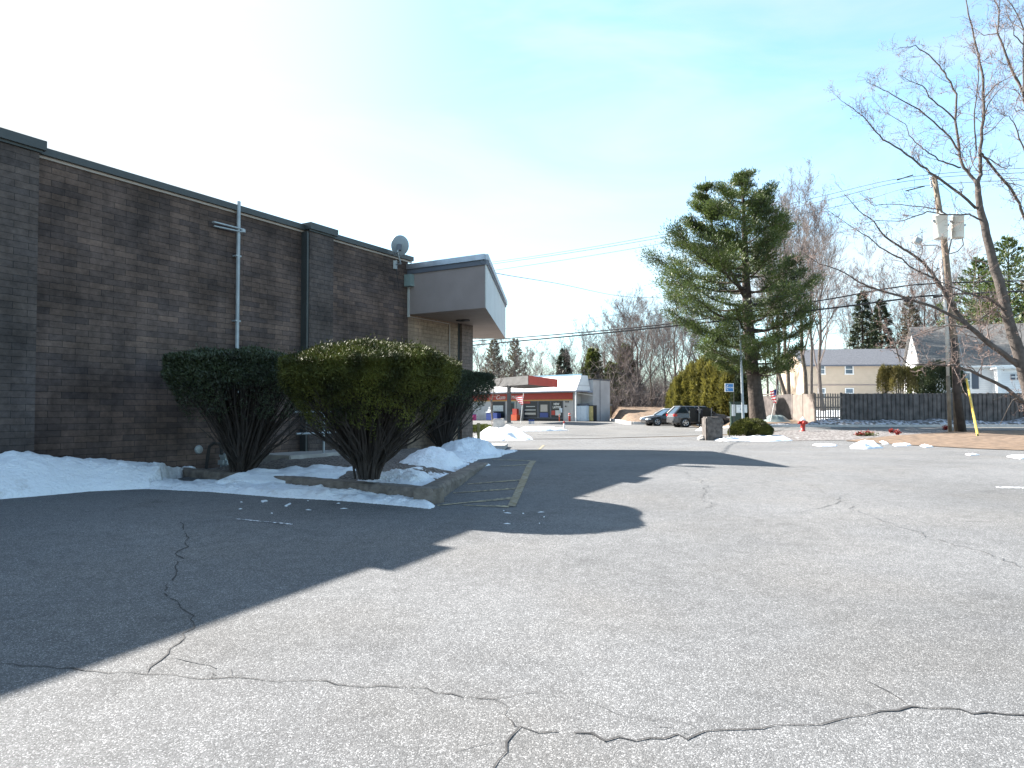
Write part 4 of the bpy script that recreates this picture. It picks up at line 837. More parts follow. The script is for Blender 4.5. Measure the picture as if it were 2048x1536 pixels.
for i, (k, px, ty, Y, sx) in enumerate([(2,1186,655,108,1.2),(3,1206,640,112,1.2),(1,1226,622,104,1.1),(3,1246,606,100,1.2),(0,1262,592,104,1.3),(3,1284,604,96,1.2),(1,1300,590,92,1.2),(4,1318,600,86,1.),(2,1332,608,96,1.3),(0,1350,560,82,.95),(3,1368,620,98,1.2),(4,1384,600,88,1.),(1,1404,640,92,1.1),(2,1424,622,100,1.2),(3,1446,650,92,1.2),(1,1474,640,98,1.)]):
    bigtree(k, px, ty, Y, 'bare tree in the woods between store and pine, %s from the left' % ordn[i], gB, sx=sx)
for i, (k, px, ty, Y, sx) in enumerate([(4,1536,520,60,.8),(2,1552,420,64,.9),(0,1574,380,58,.9),(4,1590,372,62,.85),(0,1608,366,54,.9),(2,1632,372,60,.9),(1,1652,430,66,.8)]):
    bigtree(k, px, ty, Y, 'tall bare tree right of the pine trunk, %s from the left' % ordn[i], gC, sx=sx)
for i, (k, px, ty, Y, sx) in enumerate([(2,1696,560,98,1.),(3,1752,500,96,1.),(2,1842,560,96,1.1),(3,1858,500,92,1.),(1,1880,540,98,1.),(3,1925,520,90,1.),(2,1985,560,96,1.2),(1,2030,540,88,1.)]):
    bigtree(k, px, ty, Y, 'distant bare tree beyond the house roofs, %s from the left' % ordn[i], gD, sx=sx, basez=1.6)
# brushwood in the woods
def thicket(name, label, x0, x1, Y0, Y1, hh_, n, seed, m='twig', lw=1.):
    r = random.Random(seed); mb = MB()
    for i in range(n):
        px = r.uniform(x0, x1); Y = r.uniform(Y0, Y1); X = (px-1024)/F*Y; z = gz(X, Y); h = hh_*r.uniform(.35, 1.)
        p = Vector((X, Y, z)); d = Vector((r.gauss(0, .3), r.gauss(0, .3), 1)).normalized(); Q = [p]
        for j in range(3): d = (d+Vector((r.gauss(0, .25), r.gauss(0, .25), r.gauss(0, .1)))).normalized(); Q.append(Q[-1]+d*h/3)
        r0 = r.uniform(.015, .045)*lw; mb.tube(Q, [r0, r0*.7, r0*.5, r0*.2], 3, False)
        for b_ in range(7):
            j = r.randint(0, 2); q = Q[j].lerp(Q[j+1], r.random()); e = q+Vector((r.gauss(0, .6), r.gauss(0, .6), r.uniform(-.2, .9)))*h*.22; mb.tube([q, e], [r0*.5, r0*.12], 3, False)
    return tag(mb.build(name, MT[m]), label, 'brushwood', kind='stuff')
thicket('brushwood', 'grey-brown leafless brushwood filling the woods behind the store and cars', 1160, 1500, 86, 118, 8.5, 3600, 4)
thicket('brushwood', 'low leafless brushwood behind the store', 900, 1180, 100, 118, 8, 1600, 6, 'twigr')
thicket('brushwood', 'thin brushwood beyond the houses at right', 1560, 2060, 86, 112, 9, 1800, 8)
# ------------------------------------------------------------------ conifers
def conifer(px, topy, Y, Rr, label, group, seed, m='pined', n=9000, kind='spruce', basez=None, droop=.25, tr='barkp', low=.06, L=.5, name='spruce_tree', sparse=1.):
    rng = np.random.default_rng(seed); r = random.Random(seed); X = (px-1024)/F*Y; z0 = gz(X, Y) if basez is None else basez; H = at(px, topy, Y).z-z0
    t = thing(name, label, 'tree', (X, Y, z0), 0, group)
    T = MB(); T.tube([(X, Y, z0-.1), (X, Y, z0+H*.5), (X, Y, z0+H)], [H*.017, H*.010, .02], 7, False); T.build('trunk', MT[tr], t)
    P = []; D = []; nb = int(34+H*3)
    B = MB()
    for i in range(nb):
        f = low+(1-low)*(i/nb); a = i*2.4+r.uniform(-.4, .4); Lb = Rr*(1-f)**.85*r.uniform(.7, 1.12)+.15; zb_ = z0+H*f
        e = np.array([X+math.cos(a)*Lb, Y+math.sin(a)*Lb, zb_+Lb*(.15-droop)])
        if kind == 'pine': e[2] = zb_+Lb*.35
        s0 = np.array([X, Y, zb_]); B.tube([tuple(s0), tuple(s0*.5+e*.5+np.array([0, 0, .05])), tuple(e)], [.05, .03, .012], 3, False)
        k = max(6, int(n/nb*(.35+Lb/Rr)*sparse)); tt_ = rng.uniform(.12, 1, k)**.75
        c = s0+(e-s0)*tt_[:, None]; wd = (.35*Lb*(1-tt_*.6))[:, None]; side = np.array([-math.sin(a), math.cos(a), 0])
        c = c+side*rng.normal(size=(k, 1))*wd*.55+np.array([0, 0, 1])*rng.normal(size=(k, 1))*.10*(1+Lb*.25)-np.array([0, 0, .15 if kind != 'pine' else -.1])
        P.append(c); D.append(unit(e-s0)*.6+side*rng.normal(size=(k, 1))*.6+np.array([0, 0, -.25 if kind == 'spruce' else .4])+rng.normal(size=(k, 3))*.3)
    B.build('branches', MT[tr], t)
    P = np.concatenate(P); D = np.concatenate(D); blades('foliage', P, D, rng.uniform(.6, 1.3, len(P))*L, rng.uniform(.6, 1.3, len(P))*L*.28, MT[m], t, rng); return t
gE = 'evergreens in and behind the woods'
conifer(1186, 694, 94, 3.1, 'broad sunlit evergreen rising behind the right end of the store', gE, 21, 'evg', 14000, basez=.2, L=.6, droop=.1, name='evergreen_tree')
conifer(1252, 684, 98, 3.6, 'tall narrow evergreen among bare trees right of the store wall', gE, 22, 'evg', 14000, basez=.3, L=.6, droop=.4, name='evergreen_tree')
conifer(1222, 720, 92, 2.3, 'drooping evergreen directly right of the stained store wall', gE, 23, 'evg', 9000, basez=.2, L=.55, droop=.5, name='evergreen_tree')
conifer(1128, 694, 104, 3.2, 'dark drooping evergreen behind the white metal store roof', gE, 24, 'pined', 8000, droop=.7, L=.6, name='evergreen_tree')
conifer(988, 682, 102, 3.4, 'thin bronze pine behind the left end of the store', gE, 25, 'pineb', 3600, kind='pine', L=.45, low=.35, name='pine_tree')
conifer(1030, 682, 106, 3.6, 'thin bronze pine behind the grey canopy', gE, 26, 'pineb', 3800, kind='pine', L=.45, low=.3, name='pine_tree')
gF = 'dark spruces beyond the beige house'
conifer(1727, 578, 92, 3.4, 'taller dark spruce beyond the beige house roof', gF, 31, 'pined', 11000, basez=1.6, droop=.25, L=.5)
conifer(1764, 596, 90, 3.6, 'shorter dark spruce beside the white gable peak', gF, 32, 'pined', 12000, basez=1.6, droop=.25, L=.5)
gG = 'pines behind the white house'
conifer(1822, 598, 92, 3.4, 'sparse bronze pine behind the white gable peak', gG, 33, 'pineb', 4500, kind='pine', basez=1.6, low=.3, L=.45, name='pine_tree')
conifer(1962, 520, 84, 9., 'green pine behind the white house between pole and bare tree', gG, 34, 'pine', 9000, kind='pine', basez=1.6, low=.18, L=.5, name='pine_tree')
conifer(2022, 478, 80, 10., 'tallest green pine behind the white house at the right edge', gG, 35, 'pine', 10000, kind='pine', basez=1.6, low=.18, L=.5, name='pine_tree')
conifer(2085, 500, 82, 7., 'green pine just at the frame edge behind the white house', gG, 36, 'pine', 9000, kind='pine', basez=1.6, low=.18, L=.5, name='pine_tree')
# the tall white pine
def whitepine():
    rng = np.random.default_rng(77); r = random.Random(77); Y = 46.; X0 = gp(1516, 839).x; X0 = (1516-1024)/F*Y; z0 = gz(X0, Y)+.15; k = Y/F*1.07
    t = thing('pine_tree', 'tall broad white pine beside the phone booth', 'tree', (X0, Y, z0), 0)
    tx = lambda y: at(pl(y, (345, 420, 560, 700, 760, 840), (1484, 1487, 1492, 1500, 1508, 1516)), y, Y)
    ysx = [840, 800, 760, 700, 620, 560, 500, 440, 400, 370, 348]; rad = [.55, .47, .43, .38, .31, .26, .2, .14, .09, .05, .02]
    T = MB(); T.tube([tx(y) for y in ysx], rad, 12, False); T.tube([at(1494, 600, Y), at(1462, 545, Y-.6), at(1430, 480, Y-1), at(1414, 400, Y-1.1), at(1411, 352, Y-1.1)], [.17, .13, .09, .05, .015], 7, False); T.build('trunk', MT['barkp'], t, True)
    Ly = (345, 375, 400, 450, 500, 530, 560, 600, 640, 680, 720, 750); LL = (12, 45, 70, 105, 150, 172, 190, 190, 172, 130, 80, 30)
    RL = (22, 45, 58, 88, 110, 108, 112, 130, 142, 120, 96, 40)
    P = []; D = []; B = MB()
    def tuft(c, d, n, s):
        q = rng.normal(size=(n, 3))*np.array([s, s, s*.5]); P.append(np.array(c)+q); D.append(np.array(d)*.5+unit(q)*.5+np.array([0, 0, .45])+rng.normal(size=(n, 3))*.3)
    def limb(p, a, L, rise, thick, dens=1.):
        d = Vector((math.cos(a), math.sin(a), 0)); n = 7; Q = []
        for j in range(n+1):
            f = j/n; Q.append(p+d*L*f+Vector((0, 0, L*(rise*f+.16*f*f-.10*math.sin(f*3.14))))+Vector((r.gauss(0, .06), r.gauss(0, .06), r.gauss(0, .04)))*f*L*.25)
        B.tube(Q, [thick*(1-.85*j/n) for j in range(n+1)], 5, False)
        sd = Vector((-d.y, d.x, 0))
        m = int(4+L*4.8)
        for j in range(m):
            f = .28+.74*(j/m)**.75 if L > 1.5 else .1+.9*j/m
            i = min(int(f*n), n-1); q = Q[i].lerp(Q[i+1], min(1, f*n-i)); wd = L*.24*(1.15-abs(f-.6))*1.0
            s_ = r.uniform(-1, 1); e = q+sd*wd*s_+d*wd*.45+Vector((0, 0, .12+.15*r.random()))
            B.tube([q, e], [.018, .007], 3, False)
            tuft(tuple(e), tuple((e-q).normalized()), int(82*dens), .14+.029*L); tuft(tuple(q.lerp(e, .5)), tuple(d), int(14*dens), .09)
    def rl(y, az_):
        c = math.cos(az_); side = pl(y, Ly, RL)*k if c > 0 else pl(y, Ly, LL)*k; mid = (pl(y, Ly, RL)+pl(y, Ly, LL))*.5*k*.85
        return side*abs(c)+mid*(1-abs(c))
    y = 742; wh = 0
    while y > 343:
        nb = 5 if y > 420 else 4; a0 = wh*.9
        for b_ in range(nb):
            a = a0+b_*6.283/nb+r.uniform(-.3, .3); yy = y+r.uniform(-8, 8)
            if r.random() < .10: continue
            p = tx(min(yy+10, 800)); L = rl(yy-12, a)*r.uniform(.72, 1.05)
            limb(p, a, max(.4, L), .10+.28*(1-(yy-345)/400), .085*min(1, L/4)+.015)
        y -= 19+11*(y-345)/400; wh += 1
    for yy in range(384, 560, 20):
        p = at(pl(yy, (352, 400, 480, 545), (1411, 1414, 1430, 1462)), yy, Y-1.1)
        for b_ in range(2): limb(p, r.uniform(1.9, 4.9), pl(yy, (360, 400, 470, 560), (.3, .8, 1.6, 1.9))*r.uniform(.7, 1.1), .25, .03)
    B.build('branches', MT['barkp'], t)
    Pn = np.concatenate(P); Dn = np.concatenate(D); n = len(Pn); print('pine needles', n)
    blades('foliage', Pn, Dn, rng.uniform(.12, .24, n), rng.uniform(.03, .055, n), MT['pine'], t, rng)
whitepine()
# arborvitae hedge and trimmed evergreens
def lump(px0, px1, topy, boty, Y, label, group, seed, n, m, depth=.8, sq=2.2, L=.3, name='arborvitae', cat='shrub', amp=.12):
    rng = np.random.default_rng(seed); a = at(px0, boty, Y); b = at(px1, boty, Y); top = at((px0+px1)/2, topy, Y).z; z0 = gz((a.x+b.x)/2, Y); cx_ = (a.x+b.x)/2; hx = (b.x-a.x)/2; hy = hx*depth; H = top-z0
    t = thing(name, label, cat, (cx_, Y, z0), 0, group); T = MB()
    for i in range(5): T.tube([(cx_+(i-2)*.06, Y, z0-.1), (cx_+(i-2)*.2*hx, Y, z0+H*.8)], [.06, .02], 5, False)
    T.build('trunk', MT['stem'], t)
    th = rng.uniform(0, 2*np.pi, n); u = rng.uniform(-1, 1, n); c = np.sqrt(1-u*u)
    sg = lambda v, p: np.sign(v)*np.abs(v)**(2/p)
    dd = np.stack([sg(c*np.cos(th), sq), sg(c*np.sin(th), sq), sg(u, sq)], 1)
    f = (1-rng.exponential(.07, n)).clip(.5, 1.04); w_ = np.array([mnoise.noise(Vector(tuple(v*2.2))+Vector((seed, 0, 0))) for v in dd]); f = f*(1+amp*w_)
    taper = 1-.22*((dd[:, 2]+1)/2)**2
    f = f*(1+rng.choice([0, .05, .10], n, p=[.75, .2, .05]))
    P = np.stack([cx_+dd[:, 0]*hx*f*taper, Y+dd[:, 1]*hy*f*taper, z0+H*.5+dd[:, 2]*H*.5*f], 1)
    D = unit(dd)*.6+np.array([0, 0, .7])+rng.normal(size=(n, 3))*.35
    blades('foliage', P, D, rng.uniform(.6, 1.3, n)*L, rng.uniform(.6, 1.3, n)*L*.3, MT[m], t, rng); return t
gH = 'arborvitae in the hedge by the phone booth'
for i, (x0, x1, ty, Y) in enumerate([(1336,1372,772,66.5),(1346,1396,752,65.5),(1362,1420,733,65),(1380,1444,722,64),(1404,1462,724,62.5),(1420,1474,735,61.5),(1440,1490,740,60)]):
    lump(x0, x1, ty, 838, Y, 'yellow-green arborvitae in the hedge behind the cars, %s from the left' % ordn[i], gH, 40+i, 13000, 'arbor', sq=2.6, L=.36, amp=.24)
lump(1466, 1504, 752, 842, 52, 'shaded dark evergreen between hedge and pine trunk', None, 48, 6000, 'pined', L=.3, name='evergreen_shrub')
gI = 'trimmed evergreens behind the dark fence'
lump(1757, 1783, 737, 800, 51, 'narrow bronze trimmed arborvitae, leftmost behind the dark fence', gI, 51, 7000, 'arborb', sq=4, L=.18)
lump(1775, 1829, 736, 800, 50.5, 'square bronze trimmed arborvitae behind the dark fence', gI, 52, 13000, 'arborb', sq=4, L=.18)
lump(1817, 1866, 734, 800, 52, 'green rounded evergreen left half of the dark pair behind the fence', gI, 53, 12000, 'evg', sq=2.4, L=.18, name='evergreen_shrub')
lump(1840, 1928, 725, 800, 51, 'large dark rounded evergreen behind the fence and utility pole', gI, 54, 20000, 'pined', sq=2.4, L=.2, name='evergreen_shrub')
# ------------------------------------------------------------------ big bare tree at the right
def traced(paths, Y, mb, rng, kids, tw, lev=2, leafpts=None, yw=1.2, dens=1.):
    for pi, (pts, r0, r1) in enumerate(paths):
        n = len(pts); oy = rng.uniform(-yw, yw); Q = [at(x, y, Y+oy*(i/(n-1))) for i, (x, y) in enumerate(pts)]
        R2 = []
        for i in range(n-1):
            for j in range(3): f = j/3; R2.append(Q[i].lerp(Q[i+1], f)+Vector((rng.gauss(0, .012), rng.gauss(0, .012), rng.gauss(0, .012))))
        R2.append(Q[-1]); m = len(R2); ra = [(r0+(r1-r0)*i/(m-1))*(1 if kids == 0 else .7) for i in range(m)]; mb.tube(R2, ra, 6, False)
        L = sum((R2[i+1]-R2[i]).length for i in range(m-1))
        def sub(p, d, ln, rr_, lv):
            k = 4; S_ = [p]; dd = d
            for j in range(k):
                dd = (dd+Vector((rng.gauss(0, .2), rng.gauss(0, .25), rng.gauss(0, .16)+.05))).normalized(); S_.append(S_[-1]+dd*ln/k)
            ra_ = [max(.0035, rr_*(1-.8*j/k)) for j in range(k+1)]; tw.tube(S_, ra_, 3, False)
            if leafpts is not None and lv == 0 and rng.random() < .35: leafpts.append(S_[-1])
            if lv > 0:
                for c in range(rng.randint(3, 5)):
                    q = S_[rng.randint(1, k)]; sub(q, (dd*.8+Vector((rng.gauss(0, .7), rng.gauss(0, .7), rng.gauss(0, .6)))).normalized(), ln*rng.uniform(.4, .7), rr_*.6, lv-1)
        if kids:
            for c in range(int(L*kids*dens)):
                f = (.12+.88*rng.random())*(m-1); i = min(int(f), m-2); q = R2[i].lerp(R2[i+1], f-i); d = (R2[i+1]-R2[i]).normalized()
                s_ = Vector((rng.gauss(0, .8), rng.gauss(0, .8), rng.gauss(0, .8)+.2)); ln = rng.uniform(.35, 1.15)*(1.15-.5*i/m)
                sub(q, (d+s_*.8).normalized(), ln, max(.006, min(.022, ra[i]*.4)), lev)
rt = random.Random(19); TY = 24.
tb = at(2078, 893, TY)
tre = thing('bare_tree', 'large leaning bare tree with long low limbs at the right edge', 'tree', (tb.x, TY, gz(tb.x, TY)))
T = MB(); traced([([(2082,900),(2070,830),(2055,770),(2041,725),(2018,646),(1997,560),(1983,509),(1969,449),(1959,412),(1956,380),(1953,362)], .24, .085)], TY, T, rt, 0, T, yw=0)
T.build('trunk', MT['bark'], tre, True)
B = MB(); TW = MB(); lp = []
paths = [
 ([(1954,366),(1947,358),(1927,336),(1919,310),(1911,240),(1913,189),(1895,155),(1879,131),(1859,111),(1831,92),(1800,95)], .085, .012),
 ([(1954,366),(1961,350),(1959,300),(1967,239),(1967,159),(1957,111),(1943,56),(1935,16),(1930,-30)], .095, .02),
 ([(1953,300),(1948,240),(1955,180),(1957,112)], .04, .02),
 ([(1911,240),(1885,215),(1859,195),(1845,171),(1820,162),(1799,151)], .04, .008),
 ([(1919,305),(1900,275),(1879,255),(1839,219),(1783,189),(1760,175),(1732,163)], .05, .008),
 ([(1962,418),(1950,415),(1905,376),(1859,344),(1835,326),(1803,300),(1767,279),(1744,255),(1726,231),(1694,209),(1680,199)], .075, .009),
 ([(1923,336),(1905,330),(1879,320),(1849,300),(1839,291),(1819,271),(1811,249),(1779,229),(1760,215)], .045, .007),
 ([(1965,441),(1951,435),(1939,429),(1893,430),(1855,423),(1827,433),(1799,443),(1755,441),(1728,448)], .05, .009),
 ([(1893,430),(1879,419),(1839,413),(1779,408),(1747,411),(1735,400),(1719,385)], .03, .007),
 ([(2042,735),(2008,709),(1969,680),(1939,654),(1909,620),(1889,584),(1875,563),(1859,539),(1825,507),(1809,499),(1769,473),(1747,443),(1716,419),(1688,388)], .15, .012),
 ([(1884,575),(1870,560),(1855,551),(1827,539),(1805,519),(1759,493),(1735,473),(1708,457),(1680,437),(1640,411)], .06, .008),
 ([(1950,665),(1940,656),(1911,634),(1869,614),(1831,602),(1779,586),(1746,576),(1716,562),(1676,539),(1640,527),(1605,506)], .10, .012),
 ([(2046,805),(2014,777),(1979,759),(1939,741),(1909,731),(1859,729),(1819,731),(1795,708),(1779,699)], .10, .012),
 ([(1800,722),(1790,690),(1775,660),(1760,640)], .04, .012),
 ([(2010,622),(2006,617),(1975,596),(1939,588),(1903,572),(1870,560)], .07, .02),
 ([(1962,306),(1967,312),(1985,334),(2010,362),(2034,398),(2046,427),(2060,470)], .05, .07),
 ([(1967,312),(1990,325),(2012,338),(2018,332),(2019,315)], .03, .01),
 ([(1990,540),(1970,525),(1945,520),(1938,506),(1950,498)], .03, .008),
 ([(2008,600),(1960,640),(1920,640),(1870,660),(1830,672)], .04, .01),
 ([(1935,655),(1900,650),(1870,655),(1850,660),(1825,676)], .03, .01),
 ([(1985,695),(1975,660),(1990,650)], .03, .01), ([(1970,682),(1960,700),(1955,720)], .03, .008),
 ([(2046,740),(2060,690),(2062,600),(2075,500),(2085,380)], .16, .05), ([(2050,700),(2035,670),(2010,640),(1985,610)], .05, .01),
 ([(1967,200),(1990,170),(2010,160),(2040,140)], .03, .008), ([(1967,270),(1990,255),(2015,225)], .03, .01), ([(1966,235),(1975,210),(1998,180),(2020,160)], .03, .008),
 ([(2000,850),(2025,800),(2045,790),(2060,800)], .01, .03), ([(1985,800),(2010,790),(2040,806)], .008, .02)]
traced(paths, TY, B, rt, 3.6, TW, 2, lp)
B.build('limbs', MT['bark'], tre, True); TW.build('twigs', MT['twigr'], tre)
rng = np.random.default_rng(4); lp = np.array([tuple(p) for p in lp]); lp = np.repeat(lp, 3, axis=0)+rng.normal(size=(len(lp)*3, 3))*.03
blades('seed_pods', lp, rng.normal(size=lp.shape)-np.array([0, 0, .6]), .05, .022, MT['budr'], tre, rng)
t2 = at(2110, 895, 25.5); tr2 = thing('bare_tree', 'bare tree just outside the frame whose upper branches enter the top right corner', 'tree', (t2.x, 25.5, 0))
T = MB(); traced([([(2125,900),(2115,700),(2100,500),(2085,380)], .3, .16)], 25.5, T, rt, 0, T, yw=0); T.build('trunk', MT['bark'], tr2, True)
B = MB(); TW = MB()
traced([([(2085,390),(2060,260),(2047,185),(2018,128),(1995,66),(1999,20),(1985,-10)], .10, .02), ([(2047,185),(2046,120),(2048,60),(2030,20),(2010,-10)], .05, .02), ([(1999,68),(1970,70),(1945,55)], .03, .008), ([(2046,60),(2020,40),(2005,0)], .03, .01), ([(2090,420),(2060,340),(2045,290),(2030,250),(2018,232),(1998,228)], .06, .008), ([(2048,90),(2028,70),(2026,52),(2040,20)], .03, .01)], 25.5, B, rt, 3.6, TW, 2)
B.build('limbs', MT['bark'], tr2, True); TW.build('twigs', MT['twigr'], tr2)
# young bare tree by the left block
ob = gp(987, 868); ot = thing('bare_tree', 'small bare ornamental tree left of the pale concrete block', 'tree', tuple(ob)); r9 = random.Random(9)
T = MB(); traced([([(986,868),(984,830),(983,800)], .06, .045)], ob.y, T, r9, 0, T, yw=0); T.build('trunk', MT['bark'], ot, True)
B = MB(); TW = MB()
traced([([(983,802),(990,780),(1008,755),(1030,728)], .035, .006), ([(983,806),(975,780),(965,745),(962,720)], .03, .006), ([(985,800),(988,760),(985,720),(992,690)], .035, .006), ([(990,782),(1010,775),(1040,765)], .02, .005), ([(990,790),(1015,785),(1035,782)], .02, .005), ([(1000,765),(1010,740),(1012,710)], .02, .005)], ob.y, B, r9, 5, TW, 1)
B.build('limbs', MT['bark2'], ot, True); TW.build('twigs', MT['twig'], ot)
# ------------------------------------------------------------------ lettering
def text(body, size, M, mat_, parent, name='lettering', shear=0., depth=.01, bold=0.):
    cu = bpy.data.curves.new('t', 'FONT'); cu.body = body; cu.size = size; cu.align_x = 'CENTER'; cu.align_y = 'CENTER'; cu.extrude = depth; cu.shear = shear; cu.offset = bold; cu.resolution_u = 3
    o = bpy.data.objects.new('t', cu); C.objects.link(o); dg = bpy.context.evaluated_depsgraph_get(); me = bpy.data.meshes.new_from_object(o.evaluated_get(dg)); bpy.data.objects.remove(o)
    me.transform(M); me.materials.clear(); return link(name, me, mat_, parent, local=True)
FR = Matrix.Rotation(R(90), 4, 'X')            # text plane facing local -y
# ------------------------------------------------------------------ the store
so_ = thing('corner_store', 'low corner store with white sloping metal roof and red sign band', 'store', (7.62, 78, .14), math.atan2(-.635, .77))
def sp2(mb, name, m_, par=None): return mb.build(name, MT[m_] if isinstance(m_, str) else m_, par or so_, local=True)
q = MB(); q.box(-24, -1.06, 0, 3, -.3, 3.6); sp2(q, 'wall', 'storew')
q = MB(); q.box(-20, .43, 1.65, 5.2, -.3, 4.62); q.mi = 1; q.box(-20, .50, 1.60, 5.25, 4.625, 4.74); q.box(.431, .46, 3.05, 3.12, 0, 4.6); q.build('side_wall', [MT['storeside'], MT['flashd']], so_, local=True)
q = MB(); q.quad((-24, -1.25, 3.42), (.15, -1.25, 3.42), (-.25, .35, 5.12), (-24, .35, 5.12)); q.quad((.15, -1.25, 3.42), (.15, 1.6, 3.42), (-.25, 1.6, 5.12), (-.25, .35, 5.12)); q.quad((-24, .35, 5.12), (-.25, .35, 5.12), (-.25, 1.6, 5.12), (-24, 1.6, 5.12)); sp2(q, 'roof', 'metalroof')
q = MB(); q.box(-7, -.2, .30, .42, 5.13, 5.27); sp2(q, 'ridge_trim', 'bluetrim')
q = MB(); q.box(-24, .17, -1.27, 1.6, 3.30, 3.415); q.box(.17, .44, 1.0, 1.62, 3.2, 3.4); sp2(q, 'soffit', 'soffd')
q = MB(); q.box(-24, -1.15, -.10, -.003, 2.47, 3.2); sp2(q, 'sign_band', 'red')
q = MB(); q.box(-24, -1.15, -.115, -.004, 2.36, 2.465); sp2(q, 'sign_strip', 'gold')
text('Com', .72, Matrix.Translation((-11.6, -.112, 2.80)) @ FR, MT['white'], so_, shear=.35)
text('MARKET', .5, Matrix.Translation((-8.9, -.112, 2.80)) @ FR, MT['white'], so_)
q = MB(); q.box(-.06, .06, -1.18, -1.06, 0, 3.3); sp2(q, 'porch_post', 'white')
q = MB(); q.tube([(-1.3, .2, 3.25), (.4, 1.62, 2.9)], .04, 6); sp2(q, 'porch_brace', 'white')
def win(x0, x1, z0, z1):
    f = MB(); t_ = .06; f.box(x0, x1, -.04, -.002, z1-t_, z1); f.box(x0, x1, -.04, -.002, z0, z0+t_); f.box(x0, x0+t_, -.04, -.002, z0+t_, z1-t_); f.box(x1-t_, x1, -.04, -.002, z0+t_, z1-t_)
    fo = sp2(f, 'window', 'flashd'); XF[fo.name] = XF[so_.name]
    p_ = MB(); p_.box(x0+t_, x1-t_, -.02, -.001, z0+t_, z1-t_); p_.build('pane', MT['darkglass'], fo, local=True); return fo
w1 = win(-4.15, -2.45, .35, 2.33); w2 = win(-5.95, -4.2, .35, 2.33); w3 = win(-8.1, -6.0, .35, 2.33); w4 = win(-13.0, -10.9, .35, 2.33)
q = MB(); q.box(-8.1, -2.45, -.05, -.003, .02, .34); sp2(q, 'base_panel', 'blackm')
text('NEW', .34, Matrix.Translation((-3.35, -.05, 1.95)) @ FR, MT['white'], so_, depth=.004, bold=.01)
text('LATTES', .34, Matrix.Translation((-3.3, -.05, 1.58)) @ FR, MT['white'], so_, depth=.004, bold=.01)
for (a, b, c_, d_, m_) in ((-4.05,-3.55,.72,1.22,'red'),(-3.5,-2.75,.68,1.26,'poster'),(-2.95,-2.55,1.0,1.5,'icebox'),(-5.7,-4.5,.45,.98,'blue'),(-5.6,-4.6,1.1,1.9,'interl'),(-7.9,-6.3,.75,.98,'interl'),(-7.9,-6.3,1.25,1.34,'poster'),(-7.7,-6.4,1.66,1.74,'poster'),(-12.8,-11.2,1.15,1.85,'poster'),(-8.75,-7.1,2.05,2.33,'red')):
    q = MB(); q.box(a, b, -.058, -.045, c_, d_); sp2(q, 'poster', m_)
q = MB(); q.box(-10.4, -9.4, -.06, -.002, 0, 2.25); do_ = sp2(q, 'door', 'teal'); q = MB(); q.box(-10.25, -9.55, -.07, -.0605, 1.1, 2.1); q.build('door_glass', MT['darkglass'], do_, local=True); q = MB(); q.box(-9.53, -9.48, -.13, -.07, .95, 1.25); q.build('handle', MT['alloy'], do_, local=True)
for x in (-9.3, -8.2): q = MB(); q.box(x-.08, x+.08, -.12, -.062, 0, 2.35); sp2(q, 'door_column', 'interl')
for x, z in ((-2.05, 2.2), (-1.75, 2.2), (-2.1, 1.7)): q = MB(); q.box(x-.06, x+.06, -.08, -.002, z-.06, z+.06); sp2(q, 'wall_fixture', 'blackm')
XS = XF[so_.name]
def sthing(name, label, cat, x, y, group=None, z=0.): v = XS @ Vector((x, y, z)); return thing(name, label, cat, tuple(v), math.atan2(-.635, .77), group)
t = sthing('ice_box', 'pale blue ice box in the porch beside the yellow cabinet', 'ice box', -.35, .9)
q = MB(); q.bbox(-.75, .75, -.45, .45, .05, 1.75, .04); q.build('cabinet', MT['icebox'], t, local=True); q = MB(); q.bbox(-.6, .5, -.2, .4, 1.75, 2.0, .03); q.build('top_sign', MT['flashd'], t, local=True)
for x in (-.72, .02): q = MB(); q.bbox(x, x+.68, -.49, -.452, .2, 1.65, .01); q.build('door', MT['icebox'], t, local=True)
t = sthing('storage_cabinet', 'worn yellow cabinet against the side wall of the store', 'cabinet', .62, 1.25)
q = MB(); q.bbox(-.3, .3, -.3, .3, .08, 1.7, .02); q.build('cabinet', MT['ylcab'], t, local=True); q = MB(); q.box(-.34, .36, -.32, .32, 1.7, 1.8); q.box(.3, .36, -.31, .31, 0, 1.7); q.build('frame', MT['blackm'], t, local=True); q = MB(); q.bbox(-.26, .26, -.33, -.302, .15, 1.6, .01); q.build('door', MT['ylcab'], t, local=True)
def bollard(x, y, h, label, m_='redh', r_=.12, group='bollards before the store', capm=None):
    v = XS @ Vector((x, y, 0)); t = thing('bollard', label, 'bollard', tuple(v), 0, group)
    q = MB(); q.lathe([(r_, 0), (r_, h*.85), (r_*.9, h*.96), (r_*.4, h)], 12); q.build('post', MT[m_], t, True, local=True)
    q = MB(); q.lathe([(r_*1.04, h*.70), (r_*1.04, h*.80)], 12); q.build('band', MT[capm or 'poster'], t, local=True)
bollard(-.75, -1.2, .95, 'thick red bollard in front of the ice box'); bollard(-1.9, -1.5, .8, 'thin faded orange bollard in front of the bare store wall', 'orange', .05)
v = gp(1128, 856.5); t = thing('bollard', 'short red and white marker post on the island before the store', 'marker post', tuple(v)); q = MB(); q.lathe([(.06, 0), (.06, .36)], 10); q.build('post', MT['white'], t, local=True); q = MB(); q.lathe([(.065, .361), (.065, .5), (.03, .54)], 10); q.build('cap', MT['redh'], t, local=True)
t = sthing('drink_cooler', 'blue drink cooler with white goods on top by the store window', 'cooler', -12.0, -.9)
q = MB(); q.bbox(-.9, .9, -.35, .35, .1, .95, .04); q.build('tub', MT['blue'], t, local=True); q = MB(); q.bbox(-.95, -.2, -.38, .3, .96, 1.1, .03); q.build('lid', MT['white'], t, local=True)
v = sthing('water_bottles', 'white jugs stacked on the drink cooler', 'jugs', -12.55, -.9, z=1.1)
